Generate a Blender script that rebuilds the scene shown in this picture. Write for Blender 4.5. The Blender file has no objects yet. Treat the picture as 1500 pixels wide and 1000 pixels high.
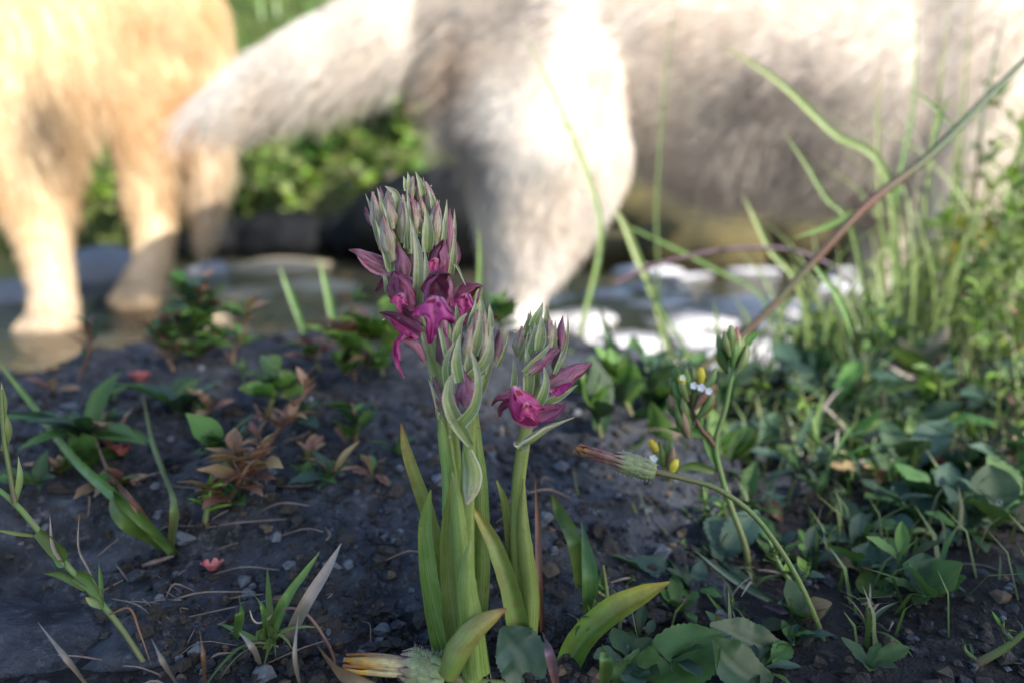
import bpy, bmesh, math, random
import numpy as np
from mathutils import Vector, Matrix, noise as mnoise

random.seed(7)
rng = np.random.default_rng(7)
scene = bpy.context.scene
COL = scene.collection
R = math.radians

# ------------------------------------------------------------------ camera
FPX = 995.0                      # focal length in pixels of the 1500 px wide photograph
PITCH = R(14.0)
CAMZ = 0.107
cam_data = bpy.data.cameras.new('camera')
cam = bpy.data.objects.new('camera', cam_data)
COL.objects.link(cam)
cam.location = (0, 0, CAMZ)
cam.rotation_euler = (R(90) - PITCH, 0, 0)
cam_data.sensor_width = 36.0
cam_data.lens = FPX / 1500.0 * 36.0
cam_data.clip_start = 0.005
cam_data.clip_end = 500.0
cam_data.dof.use_dof = True
cam_data.dof.focus_distance = 0.150
cam_data.dof.aperture_fstop = 7.6
cam_data.dof.aperture_blades = 0
scene.camera = cam

# ------------------------------------------------------------------ light
SUN_TO = Vector((0.64, -0.55, 0.57)).normalized()
SHADE_EDGE = 0.20                # how far the added caster's shade reaches across the bank, metres
world = bpy.data.worlds.new('World')
scene.world = world
world.use_nodes = True
wn = world.node_tree.nodes
wl = world.node_tree.links
sky = wn.new('ShaderNodeTexSky')
sky.sky_type = 'NISHITA'
sky.sun_disc = False
sky.sun_elevation = math.asin(SUN_TO.z)
sky.sun_rotation = math.atan2(SUN_TO.x, SUN_TO.y)
sky.air_density = 1.0
sky.dust_density = 1.0
sky.ozone_density = 1.0
wl.new(sky.outputs[0], wn['Background'].inputs[0])
wn['Background'].inputs[1].default_value = 0.14
sun_data = bpy.data.lights.new('sun', 'SUN')
sun_data.energy = 3.7
sun_data.angle = R(0.53)
sun_data.color = (1.0, 0.93, 0.82)
sun = bpy.data.objects.new('sun', sun_data)
COL.objects.link(sun)
sun.rotation_euler = (-SUN_TO).to_track_quat('-Z', 'Y').to_euler()
sun.location = SUN_TO * 5

scene.view_settings.view_transform = 'Standard'
scene.view_settings.look = 'None'
scene.view_settings.gamma = 1.0
scene.view_settings.use_curve_mapping = False
scene.view_settings.exposure = 1.40
scene.render.engine = 'CYCLES'
scene.cycles.use_denoising = True
scene.cycles.max_bounces = 8
scene.cycles.transparent_max_bounces = 16
scene.cycles.caustics_reflective = False
scene.cycles.caustics_refractive = False
scene.cycles.sample_clamp_indirect = 6.0

# ------------------------------------------------------------------ helpers
SP, CP = math.sin(PITCH), math.cos(PITCH)

def P(px, py, d):
    """photo pixel + distance along the lens axis -> place in the world"""
    xc = (px - 750.0) / FPX * d
    yc = -(py - 500.0) / FPX * d
    return Vector((xc, d * CP + yc * SP, CAMZ - d * SP + yc * CP))

VIEW = Vector((0, CP, -SP))
UPV = Vector((0, SP, CP))

def sstep(a, b, x):
    t = np.clip((x - a) / (b - a), 0, 1)
    return t * t * (3 - 2 * t)

def nz(x, y, s, o=0.0):
    return mnoise.noise(Vector((x * s + o, y * s - o * 1.7, o)))

WATER_Z = -0.112

def terrain(x, y):
    z = 0.0
    z += 0.004 * nz(x, y, 9, 1.3) + 0.002 * nz(x, y, 40, 4.0)
    z -= 0.012 * float(sstep(0.12, -0.3, y))
    edge = 0.355 + 0.02 * nz(x, 0, 3, 9) + 0.14 * float(sstep(0.14, 0.5, x))
    drop = float(sstep(edge, edge + 0.24, y))
    bed = -0.150 + 0.018 * nz(x, y, 5, 2.2) + 0.008 * nz(x, y, 19, 7.7)
    z = z * (1 - drop) + bed * drop
    e2 = 2.15 + 0.12 * nz(x, 0, 1.3, 5) + 0.25 * float(sstep(-0.2, 1.5, x))
    up = float(sstep(e2, e2 + 0.18, y))
    far = 0.02 + 0.85 * float(np.clip((y - e2) / 1.0, 0, 1.0)) + 0.75 * float(np.clip((y - e2 - 1.0) / 2.0, 0, 1)) \
        + 0.05 * max(0.0, min(y - e2 - 3.0, 200.0)) + 0.05 * nz(x, y, 2.0, 3.1)
    z = z * (1 - up) + far * up
    return z

def ground_at(px, py, dmax=6.0):
    """where the ray through a pixel meets the ground"""
    o = Vector((0, 0, CAMZ))
    d = (P(px, py, 1.0) - o)
    t = 0.05
    while t < dmax:
        q = o + d * t
        if q.z <= terrain(q.x, q.y):
            return Vector((q.x, q.y, terrain(q.x, q.y)))
        t += 0.004 if t < 0.7 else 0.02
    q = o + d * dmax
    return Vector((q.x, q.y, terrain(q.x, q.y)))

def thing(name, label, cat, loc=(0, 0, 0), group=None):
    o = bpy.data.objects.new(name, None)
    o.empty_display_size = 0.01
    COL.objects.link(o)
    o.location = loc
    o['label'] = label
    o['category'] = cat
    if group:
        o['group'] = group
    return o

def tag(o, label, cat, group=None, kind=None):
    if kind:
        o['kind'] = kind
    if label:
        o['label'] = label
    if cat:
        o['category'] = cat
    if group:
        o['group'] = group
    return o

def root_loc(parent):
    while parent is not None and parent.parent is not None:
        parent = parent.parent
    return Vector(parent.location) if parent is not None else Vector((0, 0, 0))

def raw_mesh(name, V, F, uv=None, smooth=True):
    me = bpy.data.meshes.new(name)
    me.from_pydata([tuple(v) for v in V], [], F)
    if uv is not None:
        lay = me.uv_layers.new(name='UVMap')
        li = np.empty(len(me.loops), dtype=np.int32)
        me.loops.foreach_get('vertex_index', li)
        lay.data.foreach_set('uv', np.asarray(uv, dtype=np.float32)[li].ravel())
    if smooth:
        me.polygons.foreach_set('use_smooth', [True] * len(me.polygons))
    me.update()
    return me

def link(name, me, mat, parent=None):
    o = bpy.data.objects.new(name, me)
    COL.objects.link(o)
    if mat is not None and not me.materials:
        me.materials.append(mat)
    if parent is not None:
        o.parent = parent
    return o

def obj(name, geo, mat, parent=None):
    """geo = (V world, F, uv); the vertices are stored relative to the thing's base"""
    V, F, uv = geo
    b = root_loc(parent)
    me = raw_mesh(name, [Vector(v) - b for v in V], F, uv)
    return link(name, me, mat, parent)

def join(geos):
    V, F, U = [], [], []
    for (v, f, u) in geos:
        k = len(V)
        V += list(v)
        U += list(u)
        F += [tuple(i + k for i in q) for q in f]
    return V, F, U

def catmull(pts, n):
    pts = [np.array(p, dtype=float) for p in pts]
    if len(pts) == 2:
        return [pts[0] * (1 - t) + pts[1] * t for t in np.linspace(0, 1, n)]
    a = [2 * pts[0] - pts[1]] + pts + [2 * pts[-1] - pts[-2]]
    out = []
    m = len(pts) - 1
    for t in np.linspace(0, m, n):
        i = min(int(t), m - 1)
        f = t - i
        p0, p1, p2, p3 = a[i], a[i + 1], a[i + 2], a[i + 3]
        out.append(0.5 * ((2 * p1) + (-p0 + p2) * f + (2 * p0 - 5 * p1 + 4 * p2 - p3) * f * f
                          + (-p0 + 3 * p1 - 3 * p2 + p3) * f ** 3))
    return out

def petal(pts, widths, arc=0.6, facing=None, n=12, m=8, wave=0.0, serr=0.0, lobes=0.0, ridge=0.0,
          twist=0.0, cup=1.0, seed=0, crumple=0.0, crease=0.0):
    """a sheet (or, with arc = pi, a closed pod) swept along pts.
    widths are half widths; arc is the half angle of the cross-section's curl;
    facing is the direction the hollow side looks to"""
    C = catmull(pts, n)
    W = [float(w[0]) for w in catmull([np.array([w]) for w in widths], n)]
    W = [max(w, 1e-6) for w in W]
    facing = Vector(facing) if facing is not None else -VIEW
    closed = arc > 3.0
    V, U, F = [], [], []
    rr = random.Random(seed)
    ph = rr.uniform(0, 6.28)
    for i in range(n):
        c = Vector(C[i])
        t = Vector(C[min(i + 1, n - 1)]) - Vector(C[max(i - 1, 0)])
        t = t.normalized() if t.length > 1e-9 else Vector((0, 0, 1))
        nn = facing - t * facing.dot(t)
        if nn.length < 1e-4:
            nn = Vector((1, 0, 0)) - t * t.x
        nn.normalize()
        if twist:
            nn = Matrix.Rotation(twist * i / (n - 1), 3, t) @ nn
        s = t.cross(nn)
        w = W[i]
        nrm = math.sin(min(arc, math.pi / 2))
        cols = m if closed else m + 1
        v_ = i / (n - 1)
        for j in range(cols):
            u = j / m
            a = -arc + 2 * arc * u
            k = w / nrm
            if closed:
                lob = 1 + lobes * math.cos(3 * a + ph) - crease * (1 if j == m // 2 else 0)
                p = c + s * (w * math.sin(a) * lob) - nn * (w * cup * math.cos(a) * lob)
            else:
                e = abs(2 * u - 1)
                p = c + s * (k * math.sin(a)) + nn * (k * cup * ((1 - math.cos(a)) - 0.5 * (1 - math.cos(arc))))
                if ridge:
                    p -= nn * (ridge * w * max(0, 1 - e * 2.5))
                if wave:
                    p += nn * (wave * w * e * e * math.sin(v_ * 17 + ph + (0 if u < .5 else 2)))
                if serr and e > 0.99:
                    p += s * (math.copysign(serr * w * (0.5 + 0.5 * (-1) ** i), 2 * u - 1))
            if crumple:
                q_ = p / max(max(W), 1e-6) * 1.1 + Vector((seed, 0, 0))
                p = p + Vector((mnoise.noise(q_), mnoise.noise(q_ + Vector((7, 1, 3))), mnoise.noise(q_ + Vector((2, 9, 5))))) * (crumple * w)
            V.append(p)
            U.append((u, v_))
    cols = m if closed else m + 1
    for i in range(n - 1):
        for j in range(m):
            j2 = (j + 1) % cols
            F.append((i * cols + j, i * cols + j2, (i + 1) * cols + j2, (i + 1) * cols + j))
    return V, F, U

def tube(pts, radii, n=14, m=7):
    return petal(pts, radii, arc=math.pi, n=n, m=m)

def ball(c, r, squash=(1, 1, 1), n=7, m=9):
    V, F, U = [], [], []
    c = Vector(c)
    for i in range(n + 1):
        th = math.pi * i / n
        for j in range(m):
            a = 2 * math.pi * j / m
            V.append(c + Vector((r * squash[0] * math.sin(th) * math.cos(a), r * squash[1] * math.sin(th) * math.sin(a),
                                 r * squash[2] * math.cos(th))))
            U.append((j / m, i / n))
    for i in range(n):
        for j in range(m):
            F.append((i * m + j, (i + 1) * m + j, (i + 1) * m + (j + 1) % m, i * m + (j + 1) % m))
    return V, F, U

# ------------------------------------------------------------------ materials
def nt(name):
    m = bpy.data.materials.new(name)
    m.use_nodes = True
    t = m.node_tree
    t.nodes.clear()
    out = t.nodes.new('ShaderNodeOutputMaterial')
    return m, t, out

def rgb(c):
    return (c[0], c[1], c[2], 1.0)

def mixrgb(t, fac, a, b, mode='MIX'):
    n = t.nodes.new('ShaderNodeMix')
    n.data_type = 'RGBA'
    n.blend_type = mode
    for s, v in ((0, fac), (6, a), (7, b)):
        if isinstance(v, (int, float)):
            n.inputs[s].default_value = v
        elif isinstance(v, tuple):
            n.inputs[s].default_value = rgb(v)
        else:
            t.links.new(v, n.inputs[s])
    return n.outputs[2]

def ramp(t, src, stops):
    n = t.nodes.new('ShaderNodeValToRGB')
    el = n.color_ramp.elements
    while len(el) < len(stops):
        el.new(0.5)
    for e, (p, c) in zip(el, stops):
        e.position = p
        e.color = rgb(c) if isinstance(c, tuple) else (c, c, c, 1)
    t.links.new(src, n.inputs[0])
    return n.outputs[0]

def noise_tex(t, scale, detail=4, rough=0.55, coord='Object', dist=0.0):
    tc = t.nodes.new('ShaderNodeTexCoord')
    n = t.nodes.new('ShaderNodeTexNoise')
    n.inputs['Scale'].default_value = scale
    n.inputs['Detail'].default_value = detail
    n.inputs['Roughness'].default_value = rough
    n.inputs['Distortion'].default_value = dist
    t.links.new(tc.outputs[coord], n.inputs['Vector'])
    return n.outputs[0]

def bump(t, h, strength, dist):
    b = t.nodes.new('ShaderNodeBump')
    b.inputs['Strength'].default_value = strength
    b.inputs['Distance'].default_value = dist
    t.links.new(h, b.inputs['Height'])
    return b.outputs[0]

def mathn(t, op, a, b=None):
    n = t.nodes.new('ShaderNodeMath')
    n.operation = op
    for i, v in enumerate((a, b)):
        if v is None:
            continue
        if isinstance(v, (int, float)):
            n.inputs[i].default_value = v
        else:
            t.links.new(v, n.inputs[i])
    return n.outputs[0]

def leaf_mat(name, stops, second=None, nscale=500, namt=0.5, rough=0.45, trans=0.25, vein=0.12, veinf=7,
             var=0.25, streak=None, blemish=None, spots=None, spec=0.4, bumpd=0.0003, edge=None, across=None):
    m, t, out = nt(name)
    uv = t.nodes.new('ShaderNodeUVMap')
    sep = t.nodes.new('ShaderNodeSeparateXYZ')
    t.links.new(uv.outputs[0], sep.inputs[0])
    U, V = sep.outputs[0], sep.outputs[1]
    col = ramp(t, V, stops)
    nf = noise_tex(t, nscale, 4, 0.6)
    if second:
        f = ramp(t, nf, [(0.42, 0.0), (0.66, namt)])
        col = mixrgb(t, f, col, second)
    if edge:
        e = mathn(t, 'ABSOLUTE', mathn(t, 'SUBTRACT', mathn(t, 'MULTIPLY', U, 2.0), 1.0))
        ef = ramp(t, e, [(0.55, 0.0), (1.0, edge[1])])
        col = mixrgb(t, ef, col, edge[0])
    if vein:
        s = mathn(t, 'SINE', mathn(t, 'MULTIPLY', U, veinf * 6.283))
        vf = mathn(t, 'MULTIPLY', mathn(t, 'ADD', s, 1.0), vein * 0.5)
        col = mixrgb(t, vf, col, (0.02, 0.025, 0.01))
    if streak:
        tcx = t.nodes.new('ShaderNodeMapping')
        tcx.inputs['Scale'].default_value = (9.0, 1.6, 1.0)
        t.links.new(uv.outputs[0], tcx.inputs[0])
        sn = t.nodes.new('ShaderNodeTexNoise')
        sn.inputs['Scale'].default_value = 1.6
        sn.inputs['Detail'].default_value = 3
        t.links.new(tcx.outputs[0], sn.inputs['Vector'])
        col = mixrgb(t, ramp(t, sn.outputs[0], [(0.46, 0.0), (0.62, streak[1])]), col, streak[0])
    if blemish:
        bn = noise_tex(t, 170, 5, 0.75)
        col = mixrgb(t, ramp(t, bn, [(0.62, 0.0), (0.70, 0.75)]), col, blemish)
    if spots:
        vo = t.nodes.new('ShaderNodeTexVoronoi')
        vo.inputs['Scale'].default_value = spots[1]
        mp = t.nodes.new('ShaderNodeTexCoord')
        t.links.new(mp.outputs['UV'], vo.inputs['Vector'])
        sf = ramp(t, vo.outputs['Distance'], [(spots[2], 1.0), (spots[2] + 0.08, 0.0)])
        band = ramp(t, V, [(0.0, 1.0), (0.42, 1.0), (0.55, 0.0), (1.0, 0.0)])
        sf = mathn(t, 'MULTIPLY', sf, band)
        col = mixrgb(t, sf, col, spots[0])
    oi = t.nodes.new('ShaderNodeObjectInfo')
    hs = t.nodes.new('ShaderNodeHueSaturation')
    t.links.new(mathn(t, 'ADD', mathn(t, 'MULTIPLY', oi.outputs['Random'], 0.04), 0.48), hs.inputs['Hue'])
    t.links.new(mathn(t, 'ADD', mathn(t, 'MULTIPLY', oi.outputs['Random'], var), 1 - var / 2), hs.inputs['Value'])
    t.links.new(col, hs.inputs['Color'])
    col = hs.outputs[0]
    b = t.nodes.new('ShaderNodeBsdfPrincipled')
    t.links.new(col, b.inputs['Base Color'])
    b.inputs['Roughness'].default_value = rough
    b.inputs['Specular IOR Level'].default_value = spec
    t.links.new(bump(t, nf, 0.5, bumpd), b.inputs['Normal'])
    sh = b.outputs[0]
    if trans > 0:
        tr = t.nodes.new('ShaderNodeBsdfTranslucent')
        t.links.new(mixrgb(t, 1.0, col, (1.0, 1.0, 0.75), 'MULTIPLY'), tr.inputs[0])
        mx = t.nodes.new('ShaderNodeMixShader')
        mx.inputs[0].default_value = trans
        t.links.new(sh, mx.inputs[1])
        t.links.new(tr.outputs[0], mx.inputs[2])
        sh = mx.outputs[0]
    t.links.new(sh, out.inputs[0])
    return m

def rock_mat(name, c1, c2, c3=None, scale=30, rough=0.7, bumpd=0.004, spec=0.35, fine=260):
    m, t, out = nt(name)
    n1 = noise_tex(t, scale, 7, 0.65)
    n2 = noise_tex(t, fine, 5, 0.7)
    col = mixrgb(t, ramp(t, n1, [(0.35, 0.0), (0.65, 1.0)]), c1, c2)
    if c3:
        col = mixrgb(t, ramp(t, n2, [(0.55, 0.0), (0.72, 0.75)]), col, c3)
    oi = t.nodes.new('ShaderNodeObjectInfo')
    hs = t.nodes.new('ShaderNodeHueSaturation')
    t.links.new(mathn(t, 'ADD', mathn(t, 'MULTIPLY', oi.outputs['Random'], 0.4), 0.8), hs.inputs['Value'])
    t.links.new(col, hs.inputs['Color'])
    b = t.nodes.new('ShaderNodeBsdfPrincipled')
    t.links.new(hs.outputs[0], b.inputs['Base Color'])
    b.inputs['Roughness'].default_value = rough
    b.inputs['Specular IOR Level'].default_value = spec
    h = mathn(t, 'ADD', n1, mathn(t, 'MULTIPLY', n2, 0.35))
    t.links.new(bump(t, h, 0.9, bumpd), b.inputs['Normal'])
    t.links.new(b.outputs[0], out.inputs[0])
    return m

M = {}
G_DK, G_MD, G_LT = (0.030, 0.075, 0.022), (0.06, 0.14, 0.03), (0.13, 0.24, 0.05)
M['stem'] = leaf_mat('orchid_stem', [(0, (0.24, 0.31, 0.10)), (0.4, (0.21, 0.31, 0.07)), (1, (0.15, 0.25, 0.04))], (0.27, 0.34, 0.12), 700, 0.5, 0.4, 0.15, 0.3, 5, streak=((0.30, 0.36, 0.14), 0.5), spec=.25)
M['oleaf'] = leaf_mat('orchid_leaf', [(0, (0.15, 0.24, 0.035)), (0.7, (0.20, 0.30, 0.06)), (1, (0.36, 0.38, 0.12))], (0.29, 0.35, 0.12), 260, 0.6, 0.42, 0.25, 0.38, 11, streak=((0.26, 0.34, 0.12), 0.7), spec=.22, blemish=(0.16, 0.10, 0.04))
M['oleaf_y'] = leaf_mat('orchid_leaf_yellowing', [(0, (0.14, 0.25, 0.05)), (0.45, (0.24, 0.30, 0.08)), (0.85, (0.42, 0.36, 0.10)), (1, (0.30, 0.12, 0.04))], (0.22, 0.12, 0.05), 420, 0.45, 0.4, 0.2, 0.12, 8)
M['bract'] = leaf_mat('orchid_bract', [(0, (0.17, 0.27, 0.06)), (0.35, (0.30, 0.40, 0.15)), (0.8, (0.54, 0.57, 0.40)), (1, (0.62, 0.52, 0.46))], (0.24, 0.34, 0.11), 600, 0.6, 0.42, 0.28, 0.30, 4, edge=((0.78, 0.77, 0.66), 0.85), streak=((0.36, 0.20, 0.20), 0.25), spec=.3)
M['bud_g'] = leaf_mat('orchid_bud_green', [(0, (0.17, 0.27, 0.05)), (0.3, (0.30, 0.37, 0.14)), (0.6, (0.46, 0.42, 0.30)), (0.85, (0.40, 0.17, 0.19)), (1, (0.26, 0.05, 0.05))], (0.58, 0.58, 0.42), 450, 0.7, 0.42, 0.22, 0.35, 5, streak=((0.36, 0.10, 0.15), 0.7), edge=((0.62, 0.61, 0.50), 0.6), spec=.3)
M['bud_p'] = leaf_mat('orchid_bud_purple', [(0, (0.36, 0.26, 0.18)), (0.25, (0.34, 0.10, 0.17)), (0.7, (0.27, 0.045, 0.125)), (1, (0.18, 0.03, 0.05))], (0.42, 0.20, 0.27), 450, 0.55, 0.38, 0.22, 0.4, 5, streak=((0.48, 0.26, 0.32), 0.5), edge=((0.12, 0.015, 0.05), 0.6), spec=.3)
M['bud_d'] = leaf_mat('orchid_bud_dark', [(0, (0.20, 0.17, 0.10)), (0.3, (0.17, 0.08, 0.11)), (0.8, (0.14, 0.055, 0.10)), (1, (0.28, 0.16, 0.18))], (0.26, 0.18, 0.17), 450, 0.6, 0.4, 0.2, 0.22, 6)
M['hood'] = leaf_mat('orchid_hood', [(0, (0.36, 0.10, 0.18)), (0.3, (0.29, 0.03, 0.13)), (0.8, (0.17, 0.015, 0.065)), (1, (0.09, 0.01, 0.03))], (0.40, 0.09, 0.22), 350, 0.6, 0.33, 0.28, 0.4, 5, edge=((0.09, 0.008, 0.03), 0.75), streak=((0.42, 0.15, 0.26), 0.5))
M['hood_d'] = leaf_mat('orchid_hood_dark', [(0, (0.23, 0.03, 0.09)), (0.6, (0.12, 0.012, 0.04)), (1, (0.07, 0.008, 0.02))], (0.25, 0.06, 0.13), 350, 0.5, 0.33, 0.25, 0.4, 5, streak=((0.28, 0.07, 0.15), 0.55))
M['lip'] = leaf_mat('orchid_lip', [(0, (0.66, 0.34, 0.50)), (0.2, (0.56, 0.07, 0.31)), (0.5, (0.40, 0.012, 0.17)), (1, (0.26, 0.008, 0.09))], (0.50, 0.05, 0.27), 500, 0.5, 0.38, 0.25, 0.3, 6, spots=((0.20, 0.0, 0.025), 4.6, 0.32), edge=((0.17, 0.006, 0.06), 0.8), streak=((0.56, 0.10, 0.32), 0.5))
M['lip_p'] = leaf_mat('orchid_petal_pink', [(0, (0.52, 0.26, 0.33)), (0.5, (0.47, 0.13, 0.25)), (1, (0.33, 0.05, 0.15))], (0.56, 0.32, 0.39), 500, 0.5, 0.38, 0.28, 0.25, 5, streak=((0.60, 0.38, 0.44), 0.5))
M['g_dark'] = leaf_mat('herb_leaf_dark', [(0, (0.035, 0.07, 0.025)), (0.6, (0.028, 0.072, 0.028)), (1, (0.033, 0.072, 0.03))], (0.07, 0.12, 0.06), 220, 0.5, 0.42, 0.2, 0.15, 5, 0.5)
M['g_blue'] = leaf_mat('herb_leaf_bluish', [(0, (0.035, 0.07, 0.04)), (0.6, (0.036, 0.082, 0.056)), (1, (0.036, 0.08, 0.052))], (0.08, 0.13, 0.095), 220, 0.5, 0.45, 0.18, 0.15, 5, 0.5)
M['g_mid'] = leaf_mat('herb_leaf_mid', [(0, (0.09, 0.16, 0.035)), (0.6, (0.085, 0.185, 0.035)), (1, (0.11, 0.20, 0.045))], (0.15, 0.24, 0.07), 220, 0.5, 0.42, 0.28, 0.12, 5, 0.5)
M['g_lite'] = leaf_mat('herb_leaf_light', [(0, (0.16, 0.25, 0.04)), (0.6, (0.19, 0.34, 0.045)), (1, (0.25, 0.37, 0.06))], (0.32, 0.42, 0.09), 200, 0.5, 0.42, 0.26, 0.1, 5, 0.45)
M['g_serr'] = leaf_mat('toothed_leaf', [(0, (0.08, 0.15, 0.04)), (0.5, (0.055, 0.14, 0.032)), (1, (0.07, 0.15, 0.04))], (0.10, 0.19, 0.06), 300, 0.6, 0.45, 0.2, 0.14, 3, 0.3, blemish=(0.14, 0.10, 0.04))
M['g_yell'] = leaf_mat('yellowing_leaf', [(0, (0.10, 0.19, 0.035)), (0.45, (0.17, 0.26, 0.04)), (0.75, (0.38, 0.34, 0.05)), (1, (0.45, 0.30, 0.06))], (0.15, 0.07, 0.02), 260, 0.5, 0.4, 0.22, 0.10, 4, 0.1)
M['purp'] = leaf_mat('purple_leaf', [(0, (0.18, 0.09, 0.09)), (0.5, (0.14, 0.085, 0.12)), (1, (0.17, 0.12, 0.16))], (0.22, 0.16, 0.20), 260, 0.5, 0.45, 0.15, 0.14, 5, 0.3)
M['red_leaf'] = leaf_mat('red_herb_leaf', [(0, (0.18, 0.075, 0.05)), (0.6, (0.26, 0.12, 0.085)), (1, (0.32, 0.19, 0.13))], (0.36, 0.24, 0.19), 260, 0.5, 0.45, 0.25, 0.1, 4, 0.5)
M['red_stem'] = leaf_mat('red_stem', [(0, (0.12, 0.055, 0.035)), (1, (0.22, 0.09, 0.06))], (0.14, 0.12, 0.06), 300, 0.5, 0.5, 0.0, 0.1, 3, 0.3)
M['gstem'] = leaf_mat('green_stem', [(0, (0.14, 0.12, 0.06)), (0.4, (0.12, 0.19, 0.05)), (1, (0.14, 0.22, 0.06))], (0.20, 0.15, 0.08), 300, 0.5, 0.45, 0.1, 0.1, 3, 0.3)
M['bstem'] = leaf_mat('brown_green_stem', [(0, (0.05, 0.09, 0.03)), (0.35, (0.09, 0.05, 0.03)), (0.6, (0.12, 0.045, 0.035)), (0.75, (0.05, 0.085, 0.035)), (1, (0.04, 0.08, 0.04))], (0.05, 0.085, 0.03), 60, 0.6, 0.45, 0.0, 0.1, 3, 0.1)
M['grass'] = leaf_mat('grass_blade', [(0, (0.10, 0.17, 0.05)), (0.6, (0.12, 0.23, 0.05)), (1, (0.18, 0.27, 0.08))], (0.22, 0.32, 0.12), 200, 0.5, 0.4, 0.3, 0.18, 6, 0.5)
M['grass_y'] = leaf_mat('grass_blade_pale', [(0, (0.16, 0.22, 0.07)), (0.6, (0.24, 0.32, 0.10)), (1, (0.33, 0.36, 0.15))], (0.35, 0.40, 0.2), 200, 0.5, 0.4, 0.35, 0.15, 6, 0.4)
M['dry'] = leaf_mat('dry_blade', [(0, (0.22, 0.17, 0.13)), (0.5, (0.33, 0.28, 0.24)), (1, (0.40, 0.36, 0.32))], (0.24, 0.20, 0.17), 250, 0.6, 0.55, 0.2, 0.2, 6, 0.5)
M['litter'] = leaf_mat('dead_stalk', [(0, (0.14, 0.105, 0.08)), (0.5, (0.24, 0.19, 0.16)), (1, (0.30, 0.26, 0.23))], (0.08, 0.06, 0.05), 400, 0.6, 0.6, 0.0, 0.2, 3, 0.1)
M['grass_mix'] = leaf_mat('fine_grass_blade', [(0, (0.05, 0.09, 0.03)), (0.6, (0.07, 0.14, 0.035)), (1, (0.14, 0.19, 0.06))], (0.24, 0.20, 0.12), 25, 0.7, 0.45, 0.3, 0.0, 3, 0.0)
M['curl'] = leaf_mat('curled_dry_stalk', [(0, (0.11, 0.055, 0.055)), (0.5, (0.22, 0.14, 0.11)), (0.8, (0.55, 0.45, 0.33)), (1, (0.62, 0.55, 0.45))], None, 300, 0.3, 0.45, 0.0, 0.25, 3, 0.05)
M['yellow'] = leaf_mat('yellow_petal', [(0, (0.50, 0.42, 0.05)), (1, (0.75, 0.58, 0.04))], (0.8, 0.66, 0.12), 400, 0.5, 0.5, 0.3, 0.1, 4, 0.2)
M['orange'] = leaf_mat('withered_ray', [(0, (0.62, 0.50, 0.30)), (0.4, (0.50, 0.40, 0.22)), (0.75, (0.55, 0.25, 0.03)), (1, (0.30, 0.11, 0.02))], (0.28, 0.24, 0.17), 700, 0.7, 0.55, 0.2, 0.3, 4, 0.6)
M['maroon_ray'] = leaf_mat('maroon_ray', [(0, (0.34, 0.26, 0.17)), (0.5, (0.24, 0.10, 0.10)), (0.85, (0.16, 0.06, 0.05)), (1, (0.45, 0.22, 0.03))], (0.33, 0.22, 0.2), 700, 0.6, 0.5, 0.15, 0.3, 4, 0.4)
M['invol'] = leaf_mat('involucre_bract', [(0, (0.20, 0.26, 0.10)), (0.55, (0.22, 0.26, 0.13)), (0.9, (0.34, 0.17, 0.18)), (1, (0.30, 0.12, 0.14))], (0.34, 0.38, 0.22), 900, 0.6, 0.5, 0.15, 0.15, 4, 0.3)
M['whitehair'] = leaf_mat('plant_hair', [(0, (0.5, 0.52, 0.42)), (1, (0.75, 0.75, 0.7))], None, 300, 0, 0.5, 0.3, 0, 3, 0.1)
M['whiteflower'] = leaf_mat('white_petal', [(0, (0.72, 0.74, 0.85)), (1, (0.80, 0.82, 0.9))], None, 300, 0, 0.5, 0.3, 0.05, 3, 0.1)
M['pinkpetal'] = leaf_mat('coral_petal', [(0, (0.62, 0.16, 0.15)), (1, (0.70, 0.20, 0.20))], (0.75, 0.32, 0.3), 300, 0.5, 0.5, 0.25, 0.1, 3, 0.3)
M['deadleaf'] = leaf_mat('dead_leaf', [(0, (0.22, 0.14, 0.07)), (1, (0.36, 0.25, 0.14))], (0.18, 0.10, 0.06), 160, 0.6, 0.6, 0.2, 0.15, 6, 0.5)
M['basalt'] = rock_mat('dark_basalt', (0.008, 0.009, 0.012), (0.058, 0.066, 0.086), (0.17, 0.17, 0.18), 85, 0.7, 0.007, 0.4, 360)
M['soil'] = rock_mat('dark_soil', (0.020, 0.018, 0.016), (0.050, 0.044, 0.040), (0.09, 0.08, 0.07), 45, 0.85, 0.006, 0.2)
M['stone_grey'] = rock_mat('grey_stone', (0.16, 0.17, 0.20), (0.27, 0.28, 0.31), (0.38, 0.38, 0.38), 14, 0.55, 0.008, 0.4, 120)
M['stone_glitter'] = rock_mat('pale_glitter_stone', (0.46, 0.45, 0.47), (0.68, 0.67, 0.69), (0.34, 0.33, 0.35), 14, 0.5, 0.006, 0.4, 120)  # pale tone stands in for glitter on the water
M['stone_tan'] = rock_mat('tan_stone', (0.26, 0.20, 0.13), (0.40, 0.33, 0.22), (0.5, 0.44, 0.33), 14, 0.6, 0.006, 0.4, 120)
M['grit_grey'] = rock_mat('grey_grit', (0.055, 0.062, 0.078), (0.12, 0.13, 0.15), (0.18, 0.18, 0.18), 200, 0.7, 0.001, 0.3, 900)
M['grit_tan'] = rock_mat('tan_grit', (0.07, 0.05, 0.035), (0.15, 0.11, 0.075), (0.2, 0.16, 0.12), 200, 0.75, 0.001, 0.3, 900)
M['wet_shade_rock'] = rock_mat('wet_rock_and_shade', (0.004, 0.0045, 0.005), (0.013, 0.014, 0.016), (0.025, 0.025, 0.028), 12, 0.7, 0.01, 0.10, 90)  # near-black also stands in for the shaded hollow under the bank
M['moss'] = rock_mat('mossy_rock', (0.05, 0.045, 0.025), (0.13, 0.105, 0.04), (0.10, 0.09, 0.06), 9, 0.8, 0.008, 0.2, 120)

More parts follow.
